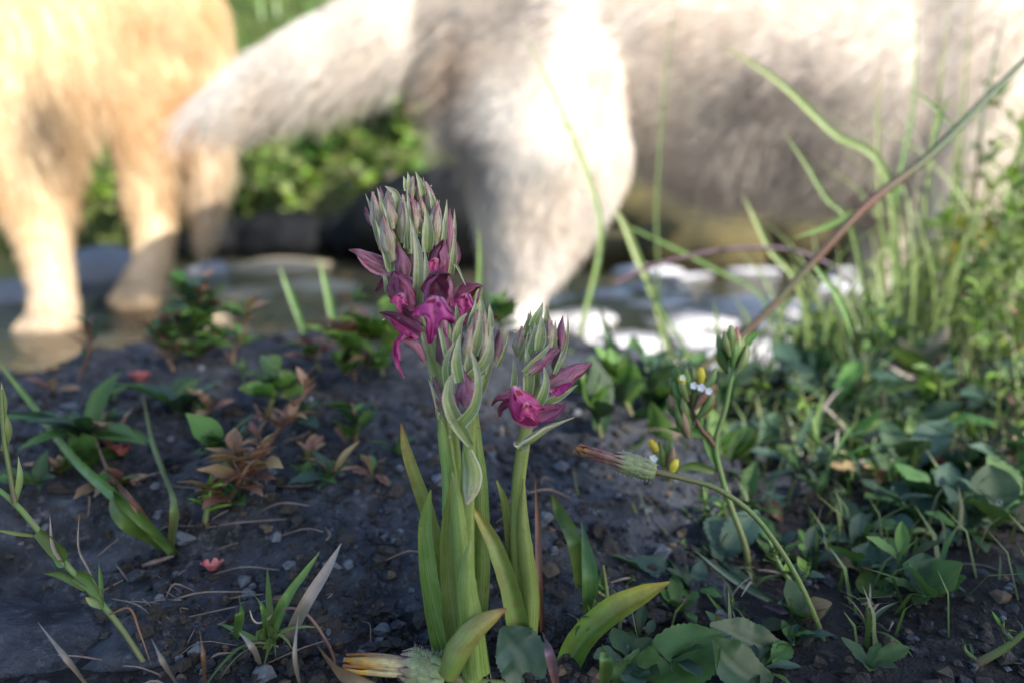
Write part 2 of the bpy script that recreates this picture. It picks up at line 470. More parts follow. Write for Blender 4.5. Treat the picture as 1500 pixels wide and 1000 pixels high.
def ground_mat():
    m, t, out = nt('ground_earth')
    geo = t.nodes.new('ShaderNodeNewGeometry')
    sep = t.nodes.new('ShaderNodeSeparateXYZ')
    t.links.new(geo.outputs['Position'], sep.inputs[0])
    n1 = noise_tex(t, 22, 8, 0.68)
    n2 = noise_tex(t, 190, 5, 0.7)
    soil = mixrgb(t, ramp(t, n1, [(0.35, 0.0), (0.65, 1.0)]), (0.009, 0.009, 0.010), (0.045, 0.042, 0.042))
    soil = mixrgb(t, ramp(t, n2, [(0.56, 0.0), (0.72, 0.7)]), soil, (0.11, 0.10, 0.09))
    n3 = noise_tex(t, 7, 6, 0.6)
    bed = mixrgb(t, ramp(t, n3, [(0.35, 0.0), (0.6, 1.0)]), (0.30, 0.25, 0.16), (0.52, 0.44, 0.31))
    bank = mixrgb(t, ramp(t, n3, [(0.35, 0.0), (0.6, 1.0)]), (0.05, 0.065, 0.02), (0.10, 0.13, 0.035))
    a = ramp(t, mathn(t, 'MULTIPLY', sep.outputs[1], 0.25), [(0.115, 0.0), (0.14, 1.0)])
    b_ = ramp(t, mathn(t, 'MULTIPLY', sep.outputs[1], 0.25), [(0.53, 0.0), (0.56, 1.0)])
    col = mixrgb(t, a, soil, bed)
    col = mixrgb(t, b_, col, bank)
    b = t.nodes.new('ShaderNodeBsdfPrincipled')
    t.links.new(col, b.inputs['Base Color'])
    b.inputs['Roughness'].default_value = 0.85
    b.inputs['Specular IOR Level'].default_value = 0.2
    h = mathn(t, 'ADD', n1, mathn(t, 'MULTIPLY', n2, 0.4))
    t.links.new(bump(t, h, 1.0, 0.012), b.inputs['Normal'])
    t.links.new(b.outputs[0], out.inputs[0])
    return m

def water_mat():
    m, t, out = nt('stream_water')
    n1 = noise_tex(t, 11, 3, 0.5, dist=0.8)
    n2 = noise_tex(t, 45, 2, 0.5)
    h = mathn(t, 'ADD', n1, mathn(t, 'MULTIPLY', n2, 0.25))
    nb = bump(t, h, 0.55, 0.03)
    fr = t.nodes.new('ShaderNodeFresnel')
    fr.inputs['IOR'].default_value = 1.33
    t.links.new(nb, fr.inputs['Normal'])
    gl = t.nodes.new('ShaderNodeBsdfGlossy')
    gl.inputs['Roughness'].default_value = 0.06
    t.links.new(nb, gl.inputs['Normal'])
    tr = t.nodes.new('ShaderNodeBsdfTransparent')
    tr.inputs[0].default_value = (0.93, 0.89, 0.79, 1)
    mx = t.nodes.new('ShaderNodeMixShader')
    t.links.new(fr.outputs[0], mx.inputs[0])
    t.links.new(tr.outputs[0], mx.inputs[1])
    t.links.new(gl.outputs[0], mx.inputs[2])
    t.links.new(mx.outputs[0], out.inputs[0])
    return m

def drop_mat():
    m, t, out = nt('dew')
    b = t.nodes.new('ShaderNodeBsdfPrincipled')
    b.inputs['Base Color'].default_value = (1, 1, 1, 1)
    b.inputs['Roughness'].default_value = 0.02
    b.inputs['IOR'].default_value = 1.33
    b.inputs['Transmission Weight'].default_value = 1.0
    t.links.new(b.outputs[0], out.inputs[0])
    return m
M['dew'] = drop_mat()

def fur_mat(name):
    m, t, out = nt(name)
    at = t.nodes.new('ShaderNodeAttribute')
    at.attribute_name = 'col'
    b = t.nodes.new('ShaderNodeBsdfPrincipled')
    t.links.new(at.outputs['Color'], b.inputs['Base Color'])
    b.inputs['Roughness'].default_value = 0.6
    b.inputs['Specular IOR Level'].default_value = 0.25
    tr = t.nodes.new('ShaderNodeBsdfTranslucent')
    t.links.new(at.outputs['Color'], tr.inputs[0])
    mx = t.nodes.new('ShaderNodeMixShader')
    mx.inputs[0].default_value = 0.42
    t.links.new(b.outputs[0], mx.inputs[1])
    t.links.new(tr.outputs[0], mx.inputs[2])
    t.links.new(mx.outputs[0], out.inputs[0])
    return m

def plain(name, c, rough=0.5):
    m, t, out = nt(name)
    b = t.nodes.new('ShaderNodeBsdfPrincipled')
    n = noise_tex(t, 40, 4)
    t.links.new(mixrgb(t, ramp(t, n, [(0.3, 0.0), (0.7, 0.4)]), c, tuple(min(1, x * 1.4) for x in c)), b.inputs['Base Color'])
    b.inputs['Roughness'].default_value = rough
    t.links.new(b.outputs[0], out.inputs[0])
    return m

M_EAR = plain('pale_ear', (0.55, 0.47, 0.40), 0.8)
M_EAR2 = plain('golden_ear', (0.42, 0.25, 0.11), 0.8)

# ------------------------------------------------------------------ setting: ground, stream
def axis(knots):
    out = []
    for (a, b, s) in knots:
        out += list(np.arange(a, b, s))
    out.append(knots[-1][1])
    return out
xs = axis([(-120, -20, 20), (-20, -4, 2), (-4, -1.2, 0.2), (-1.2, -0.5, 0.035), (-0.5, 0.6, 0.011), (0.6, 1.4, 0.035), (1.4, 4, 0.2), (4, 20, 2), (20, 120, 20)])
ys = axis([(-40, -4, 4), (-4, -0.6, 0.3), (-0.6, 0.04, 0.05), (0.04, 0.75, 0.010), (0.75, 1.6, 0.03), (1.6, 3.4, 0.05), (3.4, 8, 0.3), (8, 30, 3), (30, 240, 20)])
gv = [(x, y, terrain(x, y)) for y in ys for x in xs]
nx = len(xs)
gf = [(j * nx + i, j * nx + i + 1, (j + 1) * nx + i + 1, (j + 1) * nx + i) for j in range(len(ys) - 1) for i in range(nx - 1)]
g = link('ground', raw_mesh('ground', gv, gf), ground_mat())
g['kind'] = 'structure'
wv, wf = [], []
wxs = axis([(-30, -3, 3), (-3, 3, 0.25), (3, 30, 3)])
wys = axis([(0.42, 3.2, 0.14)])
for y in wys:
    for x in wxs:
        wv.append((x, y, WATER_Z))
k = len(wxs)
wf = [(j * k + i, j * k + i + 1, (j + 1) * k + i + 1, (j + 1) * k + i) for j in range(len(wys) - 1) for i in range(k - 1)]
w = link('stream_water', raw_mesh('stream_water', wv, wf), water_mat())
w['kind'] = 'structure'

# ------------------------------------------------------------------ boulders and stones
def stone_geo(c, rad, seed=0, rough=0.22, sub=4, freq=2.2, flat=1.0, fine=0.03, grit=0.0):
    bm = bmesh.new()
    bmesh.ops.create_icosphere(bm, subdivisions=sub, radius=1.0)
    o = Vector((seed * 3.7, seed * 1.9, -seed * 2.3))
    for v in bm.verts:
        p = v.co.copy()
        d = mnoise.noise(p * freq * 0.5 + o) * rough + mnoise.noise(p * freq * 1.7 + o) * rough * 0.45 \
            + mnoise.noise(p * freq * 6 + o) * fine
        q = p * (1 + d)
        q.z = math.copysign(abs(q.z) ** flat, q.z)
        w_ = Vector((q.x * rad[0], q.y * rad[1], q.z * rad[2]))
        if grit:
            nn_ = Vector((p.x / rad[0], p.y / rad[1], p.z / rad[2])).normalized()
            w_ += nn_ * (grit * (1.2 * mnoise.noise(w_ * 45 + o) + 0.8 * abs(mnoise.noise(w_ * 130 + o)) + 0.6 * abs(mnoise.noise(w_ * 310 + o))))
        v.co = Vector(c) + w_
    V = [v.co.copy() for v in bm.verts]
    F = [tuple(v.index for v in f.verts) for f in bm.faces]
    bm.free()
    return V, F, [(0, 0)] * len(V)

def stone(name, label, c, rad, mat, seed, group=None, sub=3, **kw):
    V, F, U = stone_geo((0, 0, 0), rad, seed, sub=sub, **kw)
    o = link(name, raw_mesh(name, V, F), mat)
    o.location = c
    tag(o, label, 'stone' if name != 'boulder' else 'boulder', group)
    return o

stone('boulder', 'broad dark blue-grey basalt boulder behind the orchids', (-0.085, 0.285, -0.031), (0.215, 0.165, 0.055),
      M['basalt'], 3, sub=7, rough=0.16, freq=3.2, fine=0.03, flat=0.85, grit=0.0042).rotation_euler = (0, R(-1.5), 0)
stone('rock', 'rough grey rock in the bottom left corner', (-0.125, 0.137, -0.006), (0.035, 0.022, 0.011), M['basalt'], 11, sub=4, rough=0.3)
for i, (px, py, d, s, mt, lab) in enumerate([
        (150, 395, 1.45, 0.10, 'stone_grey', 'blue-grey river stone between the golden dog legs'),
        (20, 440, 1.25, 0.085, 'stone_grey', 'blue-grey river stone at the left edge beside the golden dog'),
        (305, 400, 1.55, 0.05, 'stone_grey', 'small blue-grey stone right of the golden dog hind leg'),
        (170, 455, 1.15, 0.05, 'wet_shade_rock', 'dark wet stone between the golden dog paws'),
        (360, 432, 1.25, 0.085, 'stone_tan', 'flat tan stone in the shallows right of the golden dog'),
        (455, 418, 1.35, 0.10, 'stone_tan', 'flat tan stone in the shallows left of the tall orchid'),
        (410, 388, 1.65, 0.13, 'stone_tan', 'broad tan stone further out in the shallows'),
        (520, 452, 1.10, 0.06, 'stone_tan', 'small tan stone in the shallows close to the tall orchid'),
        (300, 462, 1.05, 0.05, 'stone_tan', 'small tan stone below the golden dog hind paw'),
        (640, 300, 1.9, 0.20, 'wet_shade_rock', 'large dark rock in the stream left of the pale dog thigh'),
        (430, 345, 2.08, 0.15, 'wet_shade_rock', 'near-black rock standing in for the shaded hollow under the leafy bank'),
        (330, 350, 2.10, 0.12, 'wet_shade_rock', 'near-black rock standing in for shade at the bank foot beside the golden tail'),
        (540, 335, 2.05, 0.14, 'wet_shade_rock', 'near-black rock standing in for shade at the waterline behind the tall orchid'),
        (1470, 265, 1.5, 0.13, 'wet_shade_rock', 'dark rock at the right edge behind the pale dog foreleg'),
        (1020, 360, 1.75, 0.15, 'moss', 'mossy olive rock under the pale dog belly'),
        (1190, 350, 1.8, 0.14, 'moss', 'mossy tan rock right of the olive rock under the belly'),
        (985, 318, 2.2, 0.26, 'moss', 'wide olive-brown bank rock behind the pale dog belly'),
        (1130, 312, 2.3, 0.26, 'moss', 'olive-brown bank rock right of the wide one behind the belly'),
        (900, 370, 1.85, 0.12, 'moss', 'mossy rock just right of the pale dog hock')]):
    c = P(px, py, d)
    if mt == 'stone_tan':
        c.z = WATER_Z - s * .42
    top, bot = c.z + s * .5, -0.175
    stone('river_stone', lab, (c.x, c.y, (top + bot) / 2), (s * 1.25, s, max((top - bot) / 2, s * .3)), M[mt], 20 + i, rough=0.25)
# pale cobbles added as stand-ins for glitter on the shallow water
rr = random.Random(5)
n_c = 0
for t_ in range(900):
    px, py = rr.uniform(800, 1290), rr.choice((rr.uniform(455, 560), rr.uniform(455, 560), rr.uniform(395, 455)))
    z = WATER_Z
    o = Vector((0, 0, CAMZ)); dv = P(px, py, 1) - o
    tt = (z - CAMZ) / dv.z
    q = o + dv * tt
    if not (0.56 < q.y < 1.75):
        continue
    s = rr.uniform(0.008, 0.028) * (0.6 + 0.7 * q.y)
    stone('glitter_cobble', 'pale wet stone standing in for glitter on the bright stream shallows', (q.x, q.y, z - s * rr.uniform(0.0, 0.28)),
          (s * rr.uniform(1.2, 2.2), s, s * rr.uniform(0.30, 0.45)), M['stone_glitter' if rr.random() < .72 else 'stone_grey'], 50 + n_c, 'pale cobbles for stream glitter', sub=2, rough=0.2)
    n_c += 1
    if n_c >= 130:
        break

# ------------------------------------------------------------------ orchids
D0 = 0.150
MM = 0.001
def pxr(w, d):
    return w * 0.5 * d / FPX

def pix(pts, dd=0.0):
    """[(px, py, width_px[, extra depth mm])] -> points, half widths"""
    out, ws = [], []
    for q in pts:
        d = D0 + dd * MM + (q[3] * MM if len(q) > 3 else 0)
        out.append(P(q[0], q[1], d))
        ws.append(pxr(q[2], d))
    return out, ws

def two(base, tip, w, dd, bow=0.0, prof=(0.45, 0.95, 0.8, 0.06)):
    """a base, a tip and a greatest width -> four stations with a slight bow"""
    b, t = Vector(base), Vector(tip)
    s = Vector((-(t - b).y, (t - b).x)) * bow
    q = []
    for k, (f, pw) in enumerate(zip((0, 0.33, 0.66, 1.0), prof)):
        p = b.lerp(t, f) + s * math.sin(math.pi * f)
        q.append((p.x, p.y, w * pw, 0))
    return pix(q, dd)

seed_n = [0]
def bud(root, base, tip, w, mat='bud_g', dd=0, bow=0.0):
    pts, ws = two(base, tip, w * 1.08, dd, bow, (0.35, 1.0, 0.72, 0.10))
    seed_n[0] += 1
    o = obj('bud', petal(pts, ws, math.pi, n=15, m=14, lobes=0.13, crease=0.09, seed=seed_n[0], crumple=.22), M[mat], root)
    # the two outer sepals that wrap it and the pale bract behind
    q = random.Random(seed_n[0])
    b_, t_ = Vector(base), Vector(tip)
    sd = Vector((-(t_ - b_).y, (t_ - b_).x)).normalized()
    for k in (-1, 1):
        off = sd * (k * w * q.uniform(.12, .24))
        e_ = t_ + off * q.uniform(.2, 1.1) + (t_ - b_) * q.uniform(-.10, .05)
        p_, w_ = two(b_ + off * .5, e_, w * q.uniform(.5, .66), dd - w * .06 - .3, k * -.05, (.5, 1.0, .7, .05))
        me = petal(p_, w_, 1.0, VIEW, n=11, m=6, ridge=.15, seed=seed_n[0] + k, crumple=.15)
        obj('sepal', me, M[mat], o)
    if w > 9:
        k = q.choice((-1, 1))
        off = sd * (k * w * q.uniform(.35, .6))
        bract(root, (b_ + (b_ - t_) * .12 + off * .6, t_ + off * q.uniform(.6, 1.5) + (t_ - b_) * q.uniform(-.12, .16), w * q.uniform(.32, .5)), dd + q.uniform(-2, 1.5))
    if q.random() < .45:
        tt = b_.lerp(t_, q.uniform(.1, 1.0)) + sd * (w * .5 * q.choice((-1, 1)))
        drop(root, tt.x, tt.y, q.uniform(.7, 1.3), dd - 1.0)
    return o

def bract(root, pts, dd=0, arc=0.9, mat='bract', facing=None, name='bract', wave=0.1):
    """pts run base -> tip with widths in pixels"""
    if isinstance(pts[2], (int, float)):
        p, ws = two(pts[0], pts[1], pts[2] * 1.1, dd, 0.04, (0.75, 1.0, 0.62, 0.04))
    else:
        p, ws = pix(pts, dd)
    seed_n[0] += 1
    return obj(name, petal(p, ws, arc, facing, n=18, m=8, wave=wave, ridge=0.16, seed=seed_n[0], crumple=.10), M[mat], root)

def drop(root, px, py, r, dd):
    d = D0 + dd * MM
    return obj('water_drop', ball(P(px, py, d), pxr(2 * r, d), (1, 1, 1.1), 8, 10), M['dew'], root)

def stem(root, pts, dd=0, mat='stem'):
    p, ws = pix(pts, dd)
    return obj('stem', petal(p, ws, math.pi, n=26, m=10, lobes=0.05), M[mat], root)

def three_lobed_lip(pts, dd, spread, facing=None, n=26, m=18, cup=0.16):
    """a lip with two side lobes near mid length and a longer middle lobe"""
    P_, W_ = pix(pts, dd)
    C = catmull(P_, n)
    facing = facing or -VIEW
    V, F, U = [], [], []
    for i in range(n):
        v = i / (n - 1)
        c = Vector(C[i]); t = (Vector(C[min(i + 1, n - 1)]) - Vector(C[max(0, i - 1)])).normalized()
        nn = (facing - t * facing.dot(t)).normalized(); s = t.cross(nn)
        if v < 0.16:
            w = 0.30 + v * 2.0
        elif v < 0.55:
            w = 0.62 + 0.42 * math.sin((v - 0.16) / 0.39 * math.pi * 0.62)
        else:
            w = 0.34 * math.cos((v - 0.55) / 0.45 * math.pi / 2) ** 0.5 + 0.01
        if 0.5 < v < 0.62:
            w = 0.95 - (v - 0.5) / 0.12 * 0.61
        for j in range(m + 1):
            u = 2 * j / m - 1
            p = c + s * (u * w * spread) - nn * (abs(u) ** 2 * w * spread * cup) + t * (spread * 0.30 * abs(u) ** 2 * math.sin(min(v / .55, 1) * math.pi * .5) * (1 if v < .56 else 0))
            p += nn * (spread * (0.05 * math.sin(u * 9 + v * 11) + .09 * abs(u) ** 3 * math.sin(v * 38 + u * 3) - .10 * math.exp(-(u / .22) ** 2)))
            V.append(p); U.append((j / m, v))
    for i in range(n - 1):
        for j in range(m):
            F.append((i * (m + 1) + j, i * (m + 1) + j + 1, (i + 2 - 1) * (m + 1) + j + 1, (i + 1) * (m + 1) + j))
    return V, F, U

def flower(root):
    o = bpy.data.objects.new('flower', None)
    o.empty_display_size = 0.005
    COL.objects.link(o)
    o.parent = root
    return o

def sub(fl, name, geo, mat):
    V, F, U = geo
    b = root_loc(fl)
    return link(name, raw_mesh(name, [Vector(v) - b for v in V], F, U), M[mat], fl)

def hood_piece(pts, dd, arc=1.5, facing=None, seed=0, wave=0.06):
    p, ws = pix(pts, dd)
    return petal(p, ws, arc, facing, n=18, m=14, wave=wave, ridge=0.2, seed=seed, crumple=.24)

CAMF = -VIEW
DOWNF = (-VIEW * 0.6 - UPV).normalized()

# --- tall orchid, left spike
b0 = P(676, 992, D0)
oa = thing('orchid', 'tall orchid forming the left of two joined spikes, mauve flowers hanging out left', 'orchid', b0, 'orchids')
stem(oa, [(574, 318, 5), (588, 380, 9), (606, 440, 12), (628, 510, 15), (645, 590, 19), (657, 670, 21), (668, 780, 24), (672, 900, 26), (676, 992, 28)], 1)
for (b, t, w_, mt, dd) in [
        ((557, 344), (546, 281), 17, 'bud_g', 0), ((545, 331), (535, 302), 8, 'bud_p', 1), ((575, 336), (566, 292), 17, 'bud_g', -3),
        ((575, 312), (569, 276), 14, 'bud_g', 1), ((560, 316), (557, 274), 11, 'bud_p', 3), ((590, 356), (590, 285), 17, 'bud_g', -2),
        ((575, 384), (563, 314), 25, 'bud_g', -4), ((566, 330), (553, 296), 12, 'bud_g', 2), ((600, 372), (596, 318), 15, 'bud_g', 1),
        ((592, 350), (578, 296), 13, 'bud_g', 4), ((605, 410), (604, 345), 14, 'bud_d', 2)]:
    bud(oa, b, t, w_, mt, dd, random.uniform(-.06, .06))
bract(oa, ((563, 320), (553, 276), 8), 0)
bract(oa, [(584, 318, 9), (584, 300, 10), (579, 283, 9), (564, 273, 1.5)], -1)
bract(oa, ((573, 398), (556, 343), 13), -5)
bract(oa, ((557, 360), (540, 315), 8), -1)
bract(oa, ((600, 365), (591, 287), 8), -4)
bract(oa, [(610, 456, 19), (613, 420, 17), (613, 375, 13), (605, 330, 1.5)], -8, 1.0)
bract(oa, [(626, 440, 10), (626, 410, 10), (622, 362, 1.5)], -7)
bract(oa, ((606, 372), (600, 316), 9), -5)
bract(oa, [(566, 428, 5), (565, 415, 6), (563, 402, 4)], -4)
# beaked hood stretched to the left
f = flower(oa)
sub(f, 'hood', hood_piece([(574, 398, 11), (558, 391, 27), (538, 379, 25), (524, 370, 12), (511, 366, 2)], -2, 2.2, (0.1, -0.5, -1), 3), 'bud_p')
sub(f, 'sepal', hood_piece([(572, 402, 6), (553, 397, 11), (537, 388, 9), (524, 376, 2)], -4, 0.9, CAMF, 8), 'lip_p')
# upright mauve bud-like flower
f = flower(oa)
sub(f, 'hood', petal(*two((592, 408), (582, 356), 25, -5, 0.03, (0.6, 1.0, 0.62, 0.06)), math.pi, n=14, m=12, lobes=0.12, crease=0.1, seed=5), 'bud_p')
# rounded half open flower
f = flower(oa)
sub(f, 'hood', hood_piece([(607, 460, 16), (598, 446, 38), (588, 424, 42), (581, 407, 26), (577, 399, 4)], -6, 2.0, (0.25, 0.9, 0.1), 11), 'hood')
sub(f, 'sepal', hood_piece([(600, 455, 8), (579, 440, 14), (570, 424, 15), (574, 406, 3)], -8, 1.1, (0.5, 0.6, 0), 12), 'hood_d')
sub(f, 'sepal', hood_piece([(603, 456, 8), (601, 440, 20), (594, 420, 18), (583, 405, 3)], -10.5, 0.9, VIEW, 13), 'hood')
sub(f, 'ovary', petal(*pix([(596, 446, 16), (606, 460, 14), (616, 474, 10)], -5), math.pi, n=8, m=10), 'lip_p')
sub(f, 'lip', three_lobed_lip([(590, 430, 6), (586, 438, 10), (584, 448, 10), (588, 462, 4)], -13, pxr(24, D0)), 'lip')
f = flower(oa)
sub(f, 'petal', hood_piece([(563, 408, 6), (558, 418, 8), (551, 428, 4)], -2, 1.0, CAMF, 14), 'hood_d')
# open flower that faces the camera
f = flower(oa)
sub(f, 'hood', hood_piece([(652, 452, 30), (645, 432, 42), (641, 415, 40), (648, 404, 22), (659, 402, 3)], -10, 2.0, (0, -1, -0.55), 21), 'hood_d')
sub(f, 'sepal', hood_piece([(632, 446, 8), (624, 434, 13), (628, 416, 12), (642, 402, 3)], -13, 1.0, (0.8, 0.3, -0.2), 22), 'hood')
sub(f, 'sepal', hood_piece([(655, 446, 8), (661, 430, 12), (660, 414, 9), (657, 404, 3)], -12.5, 1.0, (-0.8, 0.3, -0.2), 23), 'hood')
sub(f, 'lip', three_lobed_lip([(641, 434, 10), (638, 450, 20), (634, 472, 20), (629, 504, 8, 1.0)], -15, pxr(56, D0)), 'lip')
sub(f, 'spur', petal(*pix([(642, 446, 10), (650, 470, 10), (654, 492, 6)], -9), math.pi, n=8, m=8), 'lip_p')
# profile flower at lower left: helmet, hanging lip and spur
f = flower(oa)
sub(f, 'hood', hood_piece([(617, 491, 22), (600, 480, 29), (582, 470, 27), (568, 462, 15), (556, 458, 3)], -6, 1.9, (-0.25, -0.35, -1), 31), 'hood')
sub(f, 'sepal', hood_piece([(616, 486, 8), (598, 473, 13), (580, 463, 11), (560, 458, 2)], -9.5, 0.8, VIEW, 32), 'hood_d')
sub(f, 'sepal', hood_piece([(612, 496, 8), (597, 488, 16), (585, 478, 14), (572, 466, 2)], -9.0, 0.9, VIEW, 33), 'lip')
sub(f, 'lip', hood_piece([(598, 490, 8), (585, 496, 12), (578, 510, 17), (581, 530, 13), (587, 544, 7), (592, 554, 3)], -9, 1.2, (-1, -0.2, -0.3), 34, 0.2), 'lip')
sub(f, 'lip', hood_piece([(594, 492, 8), (584, 499, 9), (583, 512, 9), (586, 528, 4)], -10.5, 0.9, (1, -0.6, 0), 35, 0.2), 'lip')
sub(f, 'spur', petal(*pix([(592, 498, 12), (604, 502, 15), (614, 512, 13), (622, 528, 8)], -7), math.pi, n=10, m=10), 'lip_p')
bract(oa, [(620, 485, 14), (600, 462, 15), (582, 442, 10), (567, 427, 3)], -4, 1.3)
bract(oa, [(652, 580, 30), (646, 545, 33), (634, 512, 27), (624, 492, 14), (619, 478, 3)], -6, 1.3)
bud(oa, (657, 545), (642, 476), 25, 'bud_d', -9, 0.03)
bract(oa, [(660, 552, 5), (652, 515, 7), (645, 486, 5), (642, 474, 1)], -11.5, 0.7)
bud(oa, (649, 606), (637, 551), 21, 'bud_d', -8, -0.04)
bract(oa, [(652, 618, 10), (640, 590, 11), (635, 560, 5), (638, 545, 1)], -6, 1.0)
# sheathing leaves
bract(oa, [(676, 985, 30), (668, 880, 30), (661, 780, 26), (657, 700, 20), (648, 640, 15), (646, 606, 2)], -4, 1.5, 'oleaf', VIEW, 'leaf')
bract(oa, [(662, 985, 36), (645, 925, 34), (630, 850, 27), (623, 780, 21), (626, 745, 14), (631, 717, 2)], -3, 1.2, 'oleaf', None, 'leaf')
bract(oa, [(664, 900, 20, 5), (648, 820, 20, 5), (625, 745, 21, 4), (606, 690, 18, 3), (594, 652, 13, 3), (588, 620, 3, 3)], 2, 1.0, 'oleaf_y', None, 'leaf')
bract(oa, [(672, 975, 24), (660, 880, 26), (656, 790, 22), (660, 730, 12), (661, 700, 2)], -7, 1.1, 'oleaf', None, 'leaf')

# --- tall orchid, rear spike
b1 = P(684, 990, D0 + 0.004)
ob = thing('orchid', 'tall orchid whose spike rises highest, just right of the left spike', 'orchid', b1, 'orchids')
stem(ob, [(606, 285, 5), (620, 330, 9), (636, 390, 12), (648, 460, 13), (656, 540, 15), (664, 640, 18), (674, 760, 22), (680, 880, 24), (684, 990, 26)], 6)
for (b, t, w_, mt, dd) in [
        ((602, 294), (605, 258), 13, 'bud_g', 4), ((619, 306), (612, 266), 13, 'bud_g', 5), ((631, 312), (623, 266), 15, 'bud_g', 4),
        ((636, 330), (634, 281), 15, 'bud_g', 4), ((636, 360), (641, 295), 23, 'bud_g', 2), ((616, 326), (599, 284), 15, 'bud_p', 3),
        ((609, 342), (605, 296), 15, 'bud_g', 0.5), ((656, 370), (658, 307), 17, 'bud_p', 3), ((620, 318), (616, 290), 12, 'bud_g', 3),
        ((648, 378), (650, 330), 15, 'bud_g', 5), ((622, 350), (622, 312), 15, 'bud_g', 3)]:
    bud(ob, b, t, w_, mt, dd, random.uniform(-.06, .06))
bract(ob, ((600, 282), (597, 252), 8), 3)
bract(ob, [(620, 286, 9), (616, 270, 8), (609, 252, 1.2)], 2)
bract(ob, ((595, 280), (591, 258), 7), 3)
bract(ob, ((626, 370), (623, 303), 17), -1.0, 1.1)
bract(ob, ((649, 360), (650, 316), 7), 0.5)
bract(ob, ((660, 402), (665, 340), 10), 0)
bract(ob, ((636, 312), (628, 276), 8), 2)
bract(ob, ((641, 336), (640, 292), 7), 1)
bract(ob, [(664, 386, 4), (670, 391, 4), (676, 404, 3), (682, 418, 1)], 0)
f = flower(ob)
sub(f, 'hood', hood_piece([(645, 414, 16), (643, 396, 29), (645, 375, 27), (648, 360, 13), (650, 351, 2)], -2, 2.3, (-0.6, -0.8, 0), 41), 'hood')
sub(f, 'sepal', hood_piece([(640, 410, 6), (632, 392, 13), (636, 374, 11), (645, 360, 2)], -3.5, 0.9, (0.5, 0.6, 0), 42), 'hood_d')
sub(f, 'lip', three_lobed_lip([(640, 378, 6), (634, 388, 10), (631, 398, 10), (632, 410, 4)], -5, pxr(22, D0)), 'lip')
f = flower(ob)
sub(f, 'petal', hood_piece([(665, 392, 6), (671, 376, 9), (668, 352, 3)], 3, 0.8, CAMF, 43), 'bud_p')
# open flower to the right
f = flower(ob)
sub(f, 'hood', hood_piece([(664, 448, 24), (673, 434, 31), (686, 424, 27), (698, 419, 12), (708, 419, 2)], 2, 1.9, (0.35, -0.5, -1), 44), 'hood_d')
sub(f, 'sepal', hood_piece([(690, 452, 6), (699, 440, 10), (702, 428, 9), (704, 419, 2)], 0, 0.9, (-0.8, 0, 0), 45), 'hood')
sub(f, 'lip', three_lobed_lip([(684, 430, 10), (681, 442, 18), (679, 456, 18), (678, 478, 6)], -1.5, pxr(38, D0)), 'lip')
f = flower(ob)
sub(f, 'petal', hood_piece([(712, 470, 6), (720, 466, 7), (729, 465, 2)], 2, 0.8, CAMF, 46), 'hood_d')
bract(ob, ((668, 492), (668, 444), 11), -4)
bract(ob, [(690, 985, 28), (702, 880, 28), (705, 780, 26), (702, 700, 22), (697, 640, 16), (699, 604, 3)], 5, 1.5, 'oleaf', VIEW, 'leaf')

# --- short spike in front
b2 = P(692, 994, D0 - 0.005)
oc = thing('orchid', 'short pale green orchid spike still in bud, in front between the taller ones', 'orchid', b2, 'orchids')
stem(oc, [(704, 470, 6), (698, 520, 11), (692, 570, 15), (688, 640, 20), (684, 740, 23), (684, 860, 25), (692, 994, 28)], -7)
for (b, t, w_, mt, dd) in [
        ((681, 534), (690, 474), 21, 'bud_g', -10), ((706, 526), (711, 470), 18, 'bud_g', -9), ((725, 530), (734, 480), 15, 'bud_d', -6),
        ((695, 502), (697, 456), 15, 'bud_g', -8), ((711, 492), (708, 452), 14, 'bud_g', -7), ((686, 598), (681, 543), 30, 'bud_p', -12),
        ((700, 500), (703, 448), 13, 'bud_g', -6), ((672, 530), (676, 486), 14, 'bud_g', -7), ((708, 548), (716, 500), 16, 'bud_g', -8)]:
    bud(oc, b, t, w_, mt, dd, random.uniform(-.05, .05))
bract(oc, ((706, 478), (703, 433), 12), -8)
bract(oc, ((688, 478), (697, 439), 10), -8)
bract(oc, ((717, 490), (717, 444), 10), -8)
bract(oc, ((694, 520), (704, 454), 14), -11)
bract(oc, [(668, 506, 13), (670, 488, 13), (675, 470, 8), (684, 459, 1.5)], -9)
bract(oc, [(688, 552, 12), (706, 536, 15), (716, 516, 13), (722, 478, 1.5)], -13, 1.2)
bract(oc, [(696, 590, 12), (709, 560, 12), (719, 525, 9), (723, 500, 1.5)], -9, 1.2)
bract(oc, [(674, 560, 15), (669, 535, 16), (670, 512, 10), (674, 490, 1.5)], -14, 1.1)
bract(oc, [(655, 570, 8), (652, 540, 9), (657, 518, 7), (666, 502, 1.5)], -12, 1.0)
bract(oc, [(676, 620, 18), (694, 598, 15), (701, 566, 11), (697, 535, 8), (690, 514, 1.5)], -16, 1.2)
bract(oc, [(690, 652, 10), (672, 622, 21), (657, 588, 18), (658, 562, 11), (665, 545, 1.5)], -15, 1.2)
bract(oc, ((687, 545), (684, 516), 13), -12)
f = flower(oc)
sub(f, 'spur', petal(*pix([(664, 576, 8), (669, 598, 9), (676, 624, 3)], -12), math.pi, n=8, m=8), 'lip_p')
bract(oc, [(684, 660, 14), (692, 690, 27), (690, 715, 25), (684, 738, 5)], -14, 1.3, 'bract', VIEW)
bract(oc, [(698, 990, 42), (690, 920, 36), (684, 860, 28), (685, 820, 17), (689, 791, 2)], -14, 1.2, 'oleaf', VIEW, 'leaf')
bract(oc, [(690, 975, 34), (684, 900, 30), (676, 800, 24), (668, 730, 18), (662, 690, 2)], -10, 1.3, 'oleaf', VIEW, 'leaf')
bract(oc, [(655, 992, 30), (672, 954, 38), (694, 925, 33), (720, 905, 21), (742, 891, 3)], -17, 1.5, 'oleaf_y', VIEW, 'leaf')

